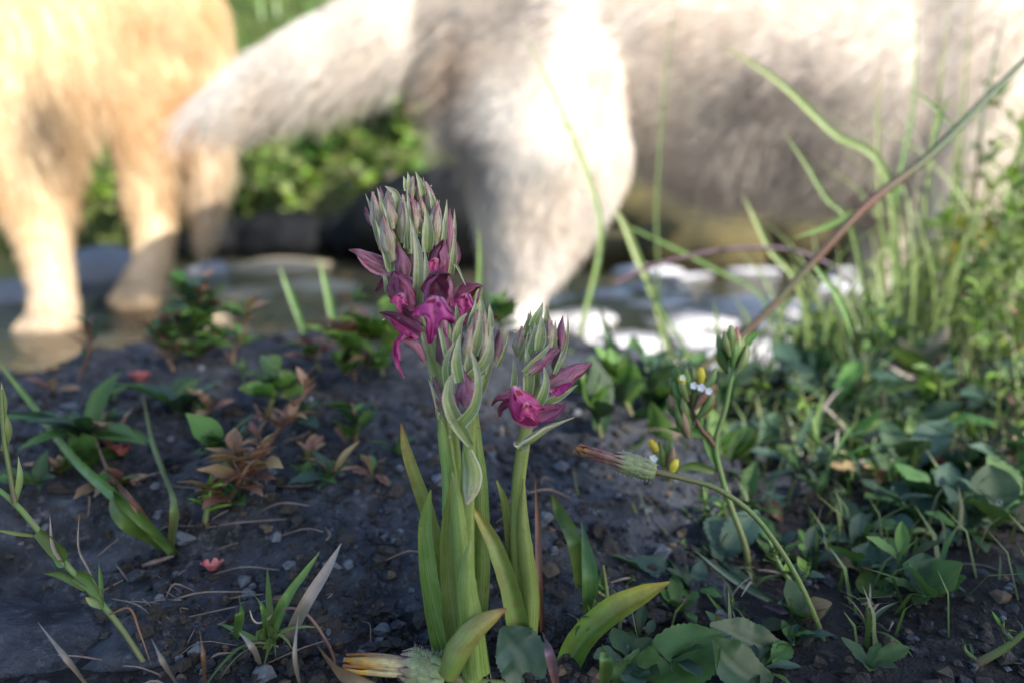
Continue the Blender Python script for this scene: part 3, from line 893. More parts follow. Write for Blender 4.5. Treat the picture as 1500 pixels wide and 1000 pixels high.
# --- right orchid
b3 = P(771, 985, D0 + 0.003)
od = thing('orchid', 'right-hand orchid standing alone with one open magenta flower under its buds', 'orchid', b3, 'orchids')
stem(od, [(792, 480, 7), (787, 540, 11), (780, 590, 14), (768, 640, 20), (759, 710, 20), (755, 800, 17), (761, 900, 17), (771, 985, 20)], 1)
for (b, t, w_, mt, dd) in [
        ((758, 522), (765, 478), 16, 'bud_g', 0), ((803, 514), (805, 465), 21, 'bud_g', -2), ((822, 512), (824, 464), 14, 'bud_p', 0),
        ((776, 546), (818, 509), 23, 'bud_p', -6), ((812, 545), (824, 510), 12, 'bud_d', -3), ((782, 512), (786, 462), 15, 'bud_g', 1),
        ((772, 500), (777, 458), 12, 'bud_g', 2), ((790, 522), (795, 472), 14, 'bud_g', 0)]:
    bud(od, b, t, w_, mt, dd, random.uniform(-.05, .05))
bract(od, ((779, 480), (795, 443), 14), -1)
bract(od, ((799, 482), (800, 447), 10), -1)
bract(od, ((789, 514), (793, 460), 15), -5)
bract(od, ((775, 528), (784, 472), 15), -4)
bract(od, ((770, 492), (777, 453), 9), 0)
bract(od, ((773, 580), (770, 507), 16), -6, 1.1)
bract(od, ((751, 576), (752, 522), 9), -2)
bract(od, [(786, 598, 12), (797, 575, 14), (800, 556, 9), (797, 537, 1.5)], -8, 1.1)
bract(od, ((800, 590), (846, 563), 10), -3)
bract(od, ((812, 548), (823, 512), 6), -5)
f = flower(od)
sub(f, 'hood', hood_piece([(800, 570, 18), (818, 558, 31), (838, 547, 27), (855, 537, 13), (867, 532, 3)], -3, 2.4, (0.3, 0, -1), 51), 'bud_p')
sub(f, 'lip', hood_piece([(806, 570, 8), (817, 573, 14), (828, 566, 9), (838, 560, 2)], -6, 0.9, CAMF, 52), 'lip')
f = flower(od)
sub(f, 'hood', hood_piece([(766, 585, 18), (754, 582, 21), (740, 580, 19), (728, 584, 12), (720, 594, 2)], -5, 1.7, (0, -0.4, -1), 53), 'hood')
sub(f, 'petal', hood_piece([(752, 588, 14), (740, 592, 13), (733, 600, 9), (732, 611, 3)], -7, 1.0, CAMF, 54), 'hood_d')
sub(f, 'lip', hood_piece([(752, 565, 10), (758, 580, 28), (766, 596, 42), (776, 610, 38), (786, 620, 14)], -12, 1.0, VIEW, 55, 0.12), 'lip')
sub(f, 'lip', three_lobed_lip([(772, 588, 8), (776, 598, 14), (781, 608, 14), (790, 622, 5)], -14.5, pxr(36, D0)), 'lip')
sub(f, 'sepal', hood_piece([(782, 610, 10), (798, 600, 15), (814, 597, 14), (830, 598, 3)], -11, 1.1, (0, -.5, 1), 56), 'hood')
sub(f, 'sepal', hood_piece([(778, 616, 10), (796, 614, 17), (816, 605, 14), (831, 588, 2)], -13, 1.1, (0, -.5, 1), 57), 'hood')
sub(f, 'sepal', hood_piece([(786, 620, 10), (774, 622, 11), (764, 620, 9), (755, 617, 2)], -12, 0.9, CAMF, 58), 'lip_p')
bract(od, [(758, 656, 17), (776, 643, 23), (798, 629, 17), (820, 619, 9), (841, 611, 2)], -9, 1.4, 'bract', UPV)
bract(od, [(768, 980, 26), (778, 900, 25), (772, 820, 23), (766, 770, 18), (767, 700, 3)], -2, 1.5, 'oleaf', VIEW, 'leaf')
bract(od, [(762, 930, 34), (745, 855, 28), (724, 795, 22), (705, 762, 14), (692, 738, 3)], -3, 1.1, 'oleaf_y', None, 'leaf')
bract(od, [(762, 900, 22), (750, 800, 18), (741, 740, 13), (728, 703, 3)], 2, 1.0, 'oleaf', None, 'leaf')
for rt, lst in ((oa, [(641, 603, 3.4, -13), (561, 467, 2.0, -11), (560, 404, 1.8, -6), (584, 466, 1.5, -12), (623, 529, 1.5, -9), (553, 345, 1.2, -4),
                      (630, 548, 1.6, -11), (617, 505, 1.3, -9), (527, 381, 1.1, -6), (657, 640, 1.5, -9), (625, 770, 1.5, -6), (617, 773, 1.4, -5)]),
                (ob, [(667, 389, 2.2, -2), (615, 341, 1.3, -3), (604, 344, 1.1, -2), (634, 284, 1.2, 1), (666, 345, 1.2, -2)]),
                (oc, [(656, 606, 1.7, -19), (659, 622, 1.8, -19), (660, 637, 2.0, -19), (691, 668, 1.8, -19), (692, 713, 2.2, -18), (705, 563, 1.6, -14),
                      (692, 780, 1.6, -16), (658, 614, 1.3, -19)]),
                (od, [(756, 649, 4.6, -12), (770, 655, 4.8, -13), (754, 485, 1.8, -3), (797, 493, 1.4, -7), (768, 580, 1.6, -14), (761, 567, 1.4, -13),
                      (767, 672, 1.7, -2), (766, 687, 1.4, -2), (767, 735, 2.0, -3), (824, 508, 2.0, -4), (733, 612, 1.3, -9), (721, 596, 1.2, -6)])):
    for (x_, y_, r_, dd) in lst:
        drop(rt, x_, y_, r_, dd)

#PART2
# ------------------------------------------------------------------ leafy shade caster added unseen behind the camera for the near bank
E1 = Vector((-SUN_TO.y, SUN_TO.x, 0)).normalized()
CROWN_R = 1.25
tc = SUN_TO * 4.5 + E1 * (SHADE_EDGE - CROWN_R) + Vector((0, 0.0, 0.05))
tb = Vector((tc.x + 0.25, tc.y - 0.2, terrain(tc.x + 0.25, tc.y - 0.2) - 0.05))
shade_tree = thing('shade_tree', 'leafy crown on a trunk, added out of view behind the viewer to shade the near bank', 'shade_tree', tb)
obj('trunk', join([tube([tb, tb.lerp(tc, 0.45) + Vector((0.06, 0.03, 0)), tc], [0.11, 0.085, 0.04], 12, 10)] +
                  [tube([tb.lerp(tc, f_), tb.lerp(tc, f_ + .2) + Vector((math.cos(a_) * .3, math.sin(a_) * .3, .1)),
                         tc + Vector((math.cos(a_) * .8, math.sin(a_) * .8, h_))], [0.05, 0.035, 0.01], 8, 7)
                   for f_, a_, h_ in ((.45, 0.3, .2), (.5, 1.7, -.1), (.55, 2.9, .4), (.5, 4.0, 0), (.6, 5.2, .3))]), plain('bark', (0.10, 0.075, 0.05), 0.9), shade_tree)
NL = 15000
dirs = rng.normal(size=(NL, 3)); dirs /= np.linalg.norm(dirs, axis=1)[:, None]
rad = CROWN_R * rng.random(NL) ** (1 / 2.4)
LV, LF, LU = [], [], []
for i in range(NL):
    d = Vector(dirs[i]); r_ = rad[i] * (1 + 0.05 * mnoise.noise(d * 6))
    c = tc + d * r_
    a = Vector(rng.normal(size=3)).normalized(); b = a.cross(Vector(rng.normal(size=3))).normalized()
    L, W_ = random.uniform(.04, .065), random.uniform(.022, .034)
    k = len(LV)
    LV += [c - a * L, c + b * W_, c + a * L, c - b * W_]
    LU += [(0.5, 0), (1, .5), (.5, 1), (0, .5)]
    LF.append((k, k + 1, k + 2, k + 3))
obj('crown', (LV, LF, LU), M['g_mid'], shade_tree)['kind'] = 'stuff'

# ------------------------------------------------------------------ dogs
def skin_body(chains, voxel=0.011, smooth=9):
    """tapered chains of balls fused into one closed surface"""
    bm = bmesh.new()
    for ch in chains:
        for (p, r) in ch:
            m_ = Matrix.Translation(p) @ Matrix.Scale(r, 4)
            bmesh.ops.create_icosphere(bm, subdivisions=2, radius=1.0, matrix=m_)
        for (p, r), (q, s) in zip(ch, ch[1:]):
            d = Vector(q) - Vector(p)
            n_ = max(2, int(d.length / (0.35 * min(r, s)) ) )
            for k in range(1, n_):
                f_ = k / n_
                m_ = Matrix.Translation(Vector(p) + d * f_) @ Matrix.Scale(r + (s - r) * f_, 4)
                bmesh.ops.create_icosphere(bm, subdivisions=2, radius=1.0, matrix=m_)
    me = bpy.data.meshes.new('tmp'); bm.to_mesh(me); bm.free()
    o = bpy.data.objects.new('tmp', me); COL.objects.link(o)
    md = o.modifiers.new('r', 'REMESH'); md.mode = 'VOXEL'; md.voxel_size = voxel
    ms = o.modifiers.new('s', 'SMOOTH'); ms.iterations = smooth; ms.factor = 0.5
    dg = bpy.context.evaluated_depsgraph_get()
    ev = o.evaluated_get(dg).to_mesh()
    V = [v.co.copy() for v in ev.vertices]; F = [tuple(p.vertices) for p in ev.polygons]
    bpy.data.objects.remove(o); bpy.data.meshes.remove(me)
    return V, F, [(0, 0)] * len(V)

def coat_mat(name):
    m, t, out = nt(name)
    at = t.nodes.new('ShaderNodeAttribute')
    at.attribute_name = 'col'
    b = t.nodes.new('ShaderNodeBsdfPrincipled')
    n = noise_tex(t, 160, 4)
    t.links.new(mixrgb(t, ramp(t, n, [(0.35, 0.0), (0.7, 0.35)]), at.outputs['Color'], (0.1, 0.08, 0.06)), b.inputs['Base Color'])
    b.inputs['Roughness'].default_value = 0.85
    t.links.new(b.outputs[0], out.inputs[0])
    return m

def body(root, geo, colf, mat):
    o = obj('body', geo, mat, root)
    ca = o.data.color_attributes.new('col', 'FLOAT_COLOR', 'POINT')
    g_ = np.random.default_rng(1)
    ca.data.foreach_set('color', np.array([(*colf(Vector(v), g_), 1.0) for v in geo[0]], dtype=np.float32).ravel())
    return o

def fur(root, geo, n, lenf, flowf, colf, seed, rad_root=0.0007, name='fur'):
    V, F, _ = geo
    base = root_loc(root)
    A = np.array([tuple(v) for v in V])
    T = []
    for f_ in F:
        for k in range(1, len(f_) - 1):
            T.append((f_[0], f_[k], f_[k + 1]))
    T = np.array(T)
    p0, p1, p2 = A[T[:, 0]], A[T[:, 1]], A[T[:, 2]]
    cr = np.cross(p1 - p0, p2 - p0)
    ar = np.linalg.norm(cr, axis=1)
    nrm = cr / np.maximum(ar, 1e-12)[:, None]
    g_ = np.random.default_rng(seed)
    ti = g_.choice(len(T), n, p=ar / ar.sum())
    u, v = g_.random(n), g_.random(n)
    sw = u + v > 1; u[sw] = 1 - u[sw]; v[sw] = 1 - v[sw]
    pt = p0[ti] + (p1 - p0)[ti] * u[:, None] + (p2 - p0)[ti] * v[:, None]
    nm = nrm[ti]
    K = 5
    pos = np.zeros((n, K, 3)); rads = np.zeros((n, K)); cols = np.zeros((n, 4))
    for i in range(n):
        p = Vector(pt[i]); nn = Vector(nm[i])
        fl = flowf(p, nn)
        q_ = p * 16
        tuft = Vector((mnoise.noise(q_), mnoise.noise(q_ + Vector((9, 3, 1))), mnoise.noise(q_ + Vector((2, 8, 5))))) * 0.40
        fl = fl + tuft + Vector(g_.normal(size=3)) * 0.16
        fl = fl - nn * min(0, fl.dot(nn) - 0.12)
        fl.normalize()
        L = lenf(p) * (0.65 + 0.6 * g_.random())
        st = (nn * 0.38 + fl * 0.9).normalized()
        for k in range(K):
            f_ = k / (K - 1)
            pos[i, k] = p + st * (L * f_) + (fl - st) * (L * f_ * f_ * 0.75) + Vector((0, 0, -0.18 * L * f_ * f_))
            rads[i, k] = rad_root * (1.15 - f_) * (0.8 + 0.5 * g_.random() if k == 0 else 1)
        cols[i] = (*colf(p, g_), 1)
    cv = bpy.data.hair_curves.new(name)
    cv.add_curves([K] * n)
    cv.attributes['position'].data.foreach_set('vector', (pos - np.array(base)).astype(np.float32).ravel())
    ra = cv.attributes.get('radius') or cv.attributes.new('radius', 'FLOAT', 'POINT')
    ra.data.foreach_set('value', rads.astype(np.float32).ravel())
    ca = cv.attributes.new('col', 'FLOAT_COLOR', 'CURVE')
    ca.data.foreach_set('color', cols.astype(np.float32).ravel())
    o = bpy.data.objects.new(name, cv)
    COL.objects.link(o)
    cv.materials.append(FUR)
    o.parent = root
    o['kind'] = 'stuff'
    return o
FUR = fur_mat('dog_fur')

def lerp3(a, b, f_):
    f_ = max(0.0, min(1.0, f_))
    return tuple(x + (y - x) * f_ for x, y in zip(a, b))

def topx(p):
    """world point -> photo pixel"""
    v = Vector(p) - Vector((0, 0, CAMZ))
    d = v.dot(VIEW)
    return 750 + v.x / d * FPX, 500 - v.dot(UPV) / d * FPX

def blob(x, y, cx, cy, rx, ry):
    return math.exp(-(((x - cx) / rx) ** 2 + ((y - cy) / ry) ** 2))

def C_(px, py, d, r):
    return (P(px, py, d), r)

def foot(px, d, z, r, dx):
    """paw on the stream bed with toes pointing along dx"""
    p = P(px, 500, d)
    return [(Vector((p.x, p.y, z + 0.05)), r * .95), (Vector((p.x, p.y, z + 0.02)), r), (Vector((p.x + dx, p.y - 0.005, z + 0.012)), r * .9)]

def eyes_nose(root, head, fwd, side, up, s):
    for k in (-1, 1):
        obj('eye', ball(head + fwd * s * .75 + side * (k * s * .45) + up * s * .35, s * .13), M['wet_shade_rock'], root)
    obj('nose', ball(head + fwd * s * 1.95 - up * s * .12, s * .24, (1, .9, .75)), M['wet_shade_rock'], root)

# pale dog, walking to the right
bp = P(1050, 500, 0.93)
zb = -0.150
pd = thing('dog', 'large cream-white dog with grey patches walking right through the stream, tail hanging left', 'dog', (bp.x, bp.y, zb))
trunk_ = [C_(730, -25, .95, .105), C_(820, 0, .95, .125), C_(1080, 138, .94, .145), C_(1300, 136, .94, .150), C_(1440, 20, .94, .135)]
neck_ = [C_(1440, 0, .94, .115), C_(1540, -140, .95, .09), C_(1640, -260, .96, .082)]
head_c = P(1660, -275, .96)
head_ = [(head_c, .082), (P(1730, -255, .96), .06), (P(1800, -235, .96), .040)]
hind_near = [C_(740, 40, .88, .105), C_(785, 150, .865, .108), C_(800, 232, .86, .104), C_(782, 322, .86, .068), C_(768, 385, .865, .047), C_(755, 430, .87, .037), C_(760, 466, .87, .033)] + foot(768, .87, zb, .034, .035)
hind_far = [C_(760, 80, 1.0, .09), C_(800, 230, 1.02, .085), C_(770, 350, 1.03, .05), C_(745, 420, 1.03, .028)] + foot(745, 1.03, zb, .030, .035)
fore_near = [C_(1390, 60, .88, .105), C_(1410, 170, .865, .080), C_(1400, 270, .86, .052), C_(1385, 380, .86, .036), C_(1378, 450, .86, .030)] + foot(1380, .86, zb, .032, .03)
fore_far = [C_(1380, 100, 1.0, .09), C_(1330, 240, 1.01, .055), C_(1300, 340, 1.01, .034)] + foot(1290, 1.01, zb, .03, .03)
tail_ = [C_(715, -30, .94, .045), C_(640, 15, .88, .048), C_(560, 52, .85, .050), C_(470, 92, .84, .046), C_(380, 132, .83, .032), C_(300, 166, .82, .014), C_(262, 182, .82, .006)]
geo_pd = skin_body([trunk_, neck_, head_, hind_near, hind_far, fore_near, fore_far, tail_])
for k in (-1, 1):
    e0 = head_c + Vector((-0.02, 0.045 * k, .06))
    obj('ear', petal([e0, e0 + Vector((-.01, .02 * k, .045)), e0 + Vector((.0, .025 * k, .09))], [.032, .026, .003], 1.0, Vector((1, 0, 0))), M_EAR, pd)
eyes_nose(pd, head_c, Vector((1, 0, .02)), Vector((0, 1, 0)), Vector((0, 0, 1)), .075)

def pd_len(p):
    x, y = topx(p)
    if p.x < -0.06 and x < 690:
        return 0.052
    if p.z < -0.02:
        return 0.012
    if y > 180 and 900 < x < 1320:
        return 0.030
    return 0.024
def pd_flow(p, nn):
    x, y = topx(p)
    if x < 690 and p.z > 0.05:
        return Vector((-0.9, -0.1, -0.75))
    if y > 200:
        return Vector((-0.25, 0, -1))
    return Vector((-0.8, 0, -0.55))
CREAM, WHT, GRY, TAN_, DRK = (0.69, 0.60, 0.51), (0.80, 0.77, 0.73), (0.17, 0.135, 0.12), (0.50, 0.36, 0.25), (0.10, 0.09, 0.09)
def pd_col(p, g_):
    x, y = topx(p)
    q_ = Vector(p) * 14
    nn_ = 0.5 + 0.6 * mnoise.noise(q_) + 0.3 * mnoise.noise(q_ * 3.1)
    c = lerp3(CREAM, WHT, nn_ * (1.0 if x < 960 else .4))
    k = blob(x, y, 1150, 160, 125, 105) * 1.15
    k = max(k, 0.9 * blob(x, y, 765, 20, 75, 60), 0.85 * blob(x, y, 690, 235, 45, 55), .5 * blob(x, y, 1060, 270, 90, 30), .55 * blob(x, y, 1375, 110, 30, 130),  # grey at the thigh's left edge is shade painted into the coat
            .35 * blob(x, y, 930, 330, 60, 30))
    c = lerp3(c, GRY, k * (0.55 + 0.7 * nn_))
    c = lerp3(c, TAN_, 0.9 * blob(x, y, 680, 95, 28, 60) + .45 * blob(x, y, 1000, 60, 120, 60) * nn_)
    return lerp3(c, WHT, g_.random() * .25)
body(pd, geo_pd, pd_col, coat_mat('pale_coat'))
fur(pd, geo_pd, 62000, pd_len, pd_flow, pd_col, 3)

# golden dog, hindquarters to the right, walking left
bg = P(40, 500, 1.1)
gd = thing('dog', 'golden long-haired dog seen from behind its hip at the left edge, standing in the stream', 'dog', (bg.x, bg.y, zb))
g_trunk = [C_(205, 20, 1.12, .115), C_(120, 20, 1.10, .145), C_(-200, -10, 1.10, .15), C_(-480, 0, 1.10, .165)]
g_neck = [C_(-500, -30, 1.10, .13), C_(-620, -160, 1.10, .10)]
ghc = P(-680, -210, 1.1)
g_head = [(ghc, .09), (P(-760, -190, 1.1), .062), (P(-830, -170, 1.1), .042)]
g_near = [C_(70, 60, 1.03, .110), C_(25, 160, 1.0, .092), C_(35, 250, .99, .062), C_(58, 330, .99, .042), C_(72, 400, .99, .034), C_(82, 450, .99, .032)] + foot(85, .99, -0.135, .034, -.03)
g_far = [C_(215, 110, 1.13, .085), C_(220, 200, 1.14, .062), C_(222, 270, 1.15, .047), C_(226, 340, 1.15, .037), C_(222, 400, 1.15, .028)] + foot(220, 1.15, -0.112, .032, -.03)
g_fore1 = [C_(-470, 80, 1.02, .09), C_(-480, 260, 1.0, .045)] + foot(-480, 1.0, zb, .034, -.03)
g_fore2 = [C_(-440, 80, 1.18, .09), C_(-440, 260, 1.2, .045)] + foot(-440, 1.2, zb, .034, -.03)
g_tail = [C_(290, 20, 1.14, .045), C_(312, 110, 1.15, .034), C_(306, 210, 1.15, .034), C_(302, 300, 1.15, .026), C_(296, 360, 1.15, .010)]
geo_gd = skin_body([g_trunk, g_neck, g_head, g_near, g_far, g_fore1, g_fore2, g_tail])
for k in (-1, 1):
    e0 = ghc + Vector((0.03, 0.07 * k, .04))
    obj('ear', petal([e0, e0 + Vector((.01, .03 * k, -.05)), e0 + Vector((.0, .02 * k, -.11))], [.035, .04, .006], .6, Vector((0, -k, 0))), M_EAR2, gd)
eyes_nose(gd, ghc, Vector((-1, 0, .02)), Vector((0, 1, 0)), Vector((0, 0, 1)), .08)
def gd_len(p):
    x, y = topx(p)
    if x > 265 and y > 60:
        return 0.036
    if y > 300:
        return 0.010
    return 0.036 if y > 80 else 0.03
def gd_flow(p, nn):
    x, y = topx(p)
    return Vector((0.3, 0, -1)) if y < 260 else Vector((0, 0, -1))
def gd_col(p, g_):
    x, y = topx(p)
    q_ = Vector(p) * 12
    nn_ = 0.5 + 0.6 * mnoise.noise(q_) + .3 * mnoise.noise(q_ * 3)
    c = lerp3((0.66, 0.44, 0.23), (0.84, 0.69, 0.48), nn_)
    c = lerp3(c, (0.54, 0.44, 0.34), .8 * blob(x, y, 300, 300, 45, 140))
    c = lerp3(c, (0.12, 0.085, 0.055), .95 * blob(x, y, 62, 190, 40, 70))  # dark brown puts the shade between thigh and far leg into the coat
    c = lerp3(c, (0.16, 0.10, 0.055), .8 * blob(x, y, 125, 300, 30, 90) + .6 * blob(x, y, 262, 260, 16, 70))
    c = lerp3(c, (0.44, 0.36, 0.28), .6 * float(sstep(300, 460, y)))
    c = lerp3(c, (0.60, 0.30, 0.08), .8 * blob(x, y, 270, 160, 50, 40))  # deeper orange paints the tail's cast shadow on the coat
    return lerp3(c, (0.78, 0.62, 0.42), g_.random() * .2)
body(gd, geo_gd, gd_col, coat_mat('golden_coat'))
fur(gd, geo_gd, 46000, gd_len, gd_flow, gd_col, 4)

# ------------------------------------------------------------------ shared leaf shapes (one unit long, pointing along +Y, face up)
def proto(name, prof, arc, droop, mat_n=12, m=6, wave=0.1, serr=0.0, ridge=0.1, side=0.0):
    pts = [Vector((side * t_ * t_, t_, droop * (t_ - t_ * t_ * 1.6))) for t_ in np.linspace(0, 1, 6)]
    V, F, U = petal(pts, prof, arc, Vector((0, 0, 1)), n=mat_n, m=m, wave=wave, serr=serr, ridge=ridge, seed=len(name))
    return (V, F, U)
SHAPES = {
    'oval': proto('oval', [.04, .16, .24, .22, .12, .01], .5, .25),
    'round': proto('round', [.03, .05, .28, .36, .26, .03], .4, .2),
    'spoon': proto('spoon', [.03, .05, .10, .18, .17, .02], .5, .35),
    'lance': proto('lance', [.04, .08, .11, .10, .06, .004], .7, .3, side=.1),
    'toothed': proto('toothed', [.05, .10, .17, .20, .15, .02], .5, .3, 20, 6, .12, .16, .12),
    'strap': proto('strap', [.022, .028, .028, .024, .016, .002], .8, .55, 12, 4, 0, 0, .1, .12),
    'strap2': proto('strap2', [.022, .028, .026, .022, .014, .002], .8, .15, 12, 4, 0, 0, .1, -.06),
}
MESH = {}
def leaf_mesh(shape, mat):
    k = (shape, mat)
    if k not in MESH:
        V, F, U = SHAPES[shape]
        me = raw_mesh('leaf', V, F, U)
        me.materials.append(M[mat])
        MESH[k] = me
    return MESH[k]

def leaf(parent, shape, mat, loc, yaw, pitch, size, roll=0.0, wide=1.0, name='leaf'):
    o = bpy.data.objects.new(name, leaf_mesh(shape, mat))
    COL.objects.link(o)
    o.parent = parent
    o.matrix_local = Matrix.Translation(loc) @ Matrix.Rotation(yaw, 4, 'Z') @ Matrix.Rotation(pitch, 4, 'X') @ Matrix.Rotation(roll, 4, 'Y') \
        @ Matrix.Diagonal((size * wide, size, size, 1))
    return o

def rosette(name, label, base, n, size, shape, mats, pitch=(0.1, 0.7), group=None, seed=0, cat='plant', wide=1.0):
    q = random.Random(seed)
    t_ = thing(name, label, cat, base, group)
    a0 = q.uniform(0, 6.28)
    for i in range(n):
        leaf(t_, shape, q.choice(mats), (q.uniform(-1, 1) * size * .06, q.uniform(-1, 1) * size * .06, 0.001 + q.random() * .002), a0 + i * 2.4 + q.uniform(-.6, .6),
             q.uniform(*pitch), size * q.uniform(.45, 1.15), q.uniform(-.5, .5), wide * q.uniform(.85, 1.2))
    return t_

def herb(name, label, base, top, n, size, shape, mats, smat='gstem', rad=0.0007, group=None, seed=0, cat='plant', start=0.15, pitch=(0.2, 1.0), bend=0.1, wide=1.0, stemname='stem', branches=0):
    """a stem from base to top with leaves set round it"""
    q = random.Random(seed)
    t_ = thing(name, label, cat, base, group)
    b, tp = Vector(base), Vector(top)
    L = (tp - b).length
    mid = b.lerp(tp, .5) + Vector((q.uniform(-1, 1), q.uniform(-1, 1), 0)) * L * bend
    pts = [b, mid, tp]
    obj(stemname, tube(pts, [rad * 1.3, rad, rad * .5], 14, 6), M[smat], t_)
    C = catmull(pts, 30)
    axes = [(C, 0.0)]
    for k in range(branches):
        f_ = q.uniform(.05, .75)
        p = Vector(C[int(f_ * 29)]); a = q.uniform(0, 6.28)
        e = p + Vector((math.cos(a) * .42, math.sin(a) * .42, q.uniform(.25, .75))) * L * (1 - f_ * .5) * q.uniform(.5, 1)
        m_ = p.lerp(e, .5) + Vector((math.cos(a), math.sin(a), -.4)) * L * .07
        obj('branch', tube([p, m_, e], [rad * .8, rad * .6, rad * .35], 8, 5), M[smat], t_)
        axes.append((catmull([p, m_, e], 30), f_))
    for i in range(n):
        ax, f0 = axes[i % len(axes)]
        st = start if f0 == 0 else .2
        f_ = st + (1 - st) * q.random() ** .8
        p = Vector(ax[int(f_ * 29)]) - b
        leaf(t_, shape, q.choice(mats), p, q.uniform(0, 6.28), q.uniform(*pitch), size * (1.15 - .5 * f_) * q.uniform(.55, 1.25), q.uniform(-.6, .6), wide * q.uniform(.8, 1.2))
    return t_

def blade(parent, pts_px, d, w, mat, name='blade', arc=.8, facing=None):
    """grass blade through photo pixels; d may be a list, w half width profile in metres"""
    ds = d if isinstance(d, (list, tuple)) else [d] * len(pts_px)
    pts = [P(x, y, q) for (x, y), q in zip(pts_px, ds)]
    m_ = len(pts)
    ws = [w * .78 * (0.7 + 0.3 * math.sin(math.pi * min(1, i / (m_ - 1) * 1.2))) * (1 if i < m_ - 1 else .08) for i in range(m_)]
    return obj(name, petal(pts, ws, arc, facing, n=18, m=5, ridge=.1), M[mat], parent)

def single_blade(label, pts_px, d, w, mat, group=None, name='grass_blade', arc=.8):
    d = [min(d, dep(surf_at(x, y)) - (.001 if i == 0 else .018)) if y > 480 and x < 1010 else d for i, (x, y) in enumerate(pts_px)]
    b = P(*pts_px[0], d[0])
    pts = [P(x, y, e) for (x, y), e in zip(pts_px, d)]
    z = SURF(b.x, b.y)
    if b.z > z + .002:
        lean = (pts[0] - pts[1]); lean.z = 0
        lean = lean.normalized() * min(.35 * (b.z - z), .02) if lean.length > 1e-6 else lean
        pts = [Vector((b.x + lean.x, b.y + lean.y, z - .001))] + pts
        b = pts[0]
    t_ = thing(name, label, 'grass', b, group)
    m_ = len(pts)
    ws = [w * .78 * (0.7 + 0.3 * math.sin(math.pi * min(1, i / (m_ - 1) * 1.2))) * (1 if i < m_ - 1 else .08) for i in range(m_)]
    obj('blade', petal(pts, ws, arc, None, n=20, m=5, ridge=.1), M[mat], t_)
    return t_

def rock_z(x, y):
    """top of the boulder or the ground at a place, for plants that root there"""
    return SURF(x, y)

from mathutils.bvhtree import BVHTree
bo = bpy.data.objects['boulder']
bpy.context.view_layer.update()
bvh = BVHTree.FromPolygons([bo.matrix_world @ v.co for v in bo.data.vertices], [tuple(p.vertices) for p in bo.data.polygons])
def SURF(x, y):
    h = bvh.ray_cast(Vector((x, y, 1)), Vector((0, 0, -1)))
    z = terrain(x, y)
    return max(z, h[0].z) if h[0] is not None else z
def surf_at(px, py):
    o = Vector((0, 0, CAMZ)); d = (P(px, py, 1) - o)
    t_ = 0.06
    while t_ < 5:
        q = o + d * t_
        if q.z <= SURF(q.x, q.y):
            return Vector((q.x, q.y, SURF(q.x, q.y)))
        t_ += 0.0012 if t_ < .5 else .02
    return o + d * 5

def dep(v):
    return (Vector(v) - Vector((0, 0, CAMZ))).dot(VIEW)

# ------------------------------------------------------------------ plants on and before the boulder (left)
# pale green sprig entering at the left edge
sb = P(232, 1004, .150)
sp = thing('sprig', 'slender green sprig slanting in from the left edge with narrow leaves', 'plant', sb)
main = [(232, 1004), (185, 930), (150, 885), (100, 830), (55, 775), (20, 735), (-25, 700)]
obj('stem', tube([P(x, y, .150) for x, y in main], [.0006, .00062, .0007, .0007, .00065, .0006, .0005], 24, 7), M['gstem'], sp)
obj('branch', tube([P(*q, .149) for q in ((22, 736), (14, 690), (6, 640), (2, 570))], [.0006, .0005, .0005, .0003], 12, 6), M['gstem'], sp)
for pts, w_, mt in ([[(22, 735), (30, 700), (27, 668)], .0010, 'grass_y'], [[(5, 660), (13, 630), (9, 604)], .0012, 'grass_y'], [[(3, 620), (6, 590), (2, 560)], .0011, 'grass_y'],  # yellow-pale upper leaves carry sunlight in their colour
                    [[(48, 784), (20, 780), (-10, 775)], .0006, 'grass_y'], [[(95, 828), (78, 800), (73, 755)], .0006, 'dry'], [[(150, 870), (128, 830), (115, 800), (116, 752)], .00035, 'litter'],
                    [[(55, 778), (90, 812), (98, 820)], .0022, 'g_mid'], [[(125, 862), (90, 842), (66, 840)], .0011, 'g_mid'], [[(110, 842), (130, 852), (150, 882)], .0022, 'g_mid'],
                    [[(150, 888), (135, 880), (125, 874)], .0012, 'grass_y'], [[(150, 890), (148, 850), (145, 826)], .0007, 'g_mid'], [[(80, 808), (90, 825), (94, 818)], .0012, 'g_mid'],
                    [[(160, 900), (190, 890), (205, 925), (222, 975)], .00035, 'red_stem']):
    blade(sp, pts, .149, w_, mt, 'leaf')
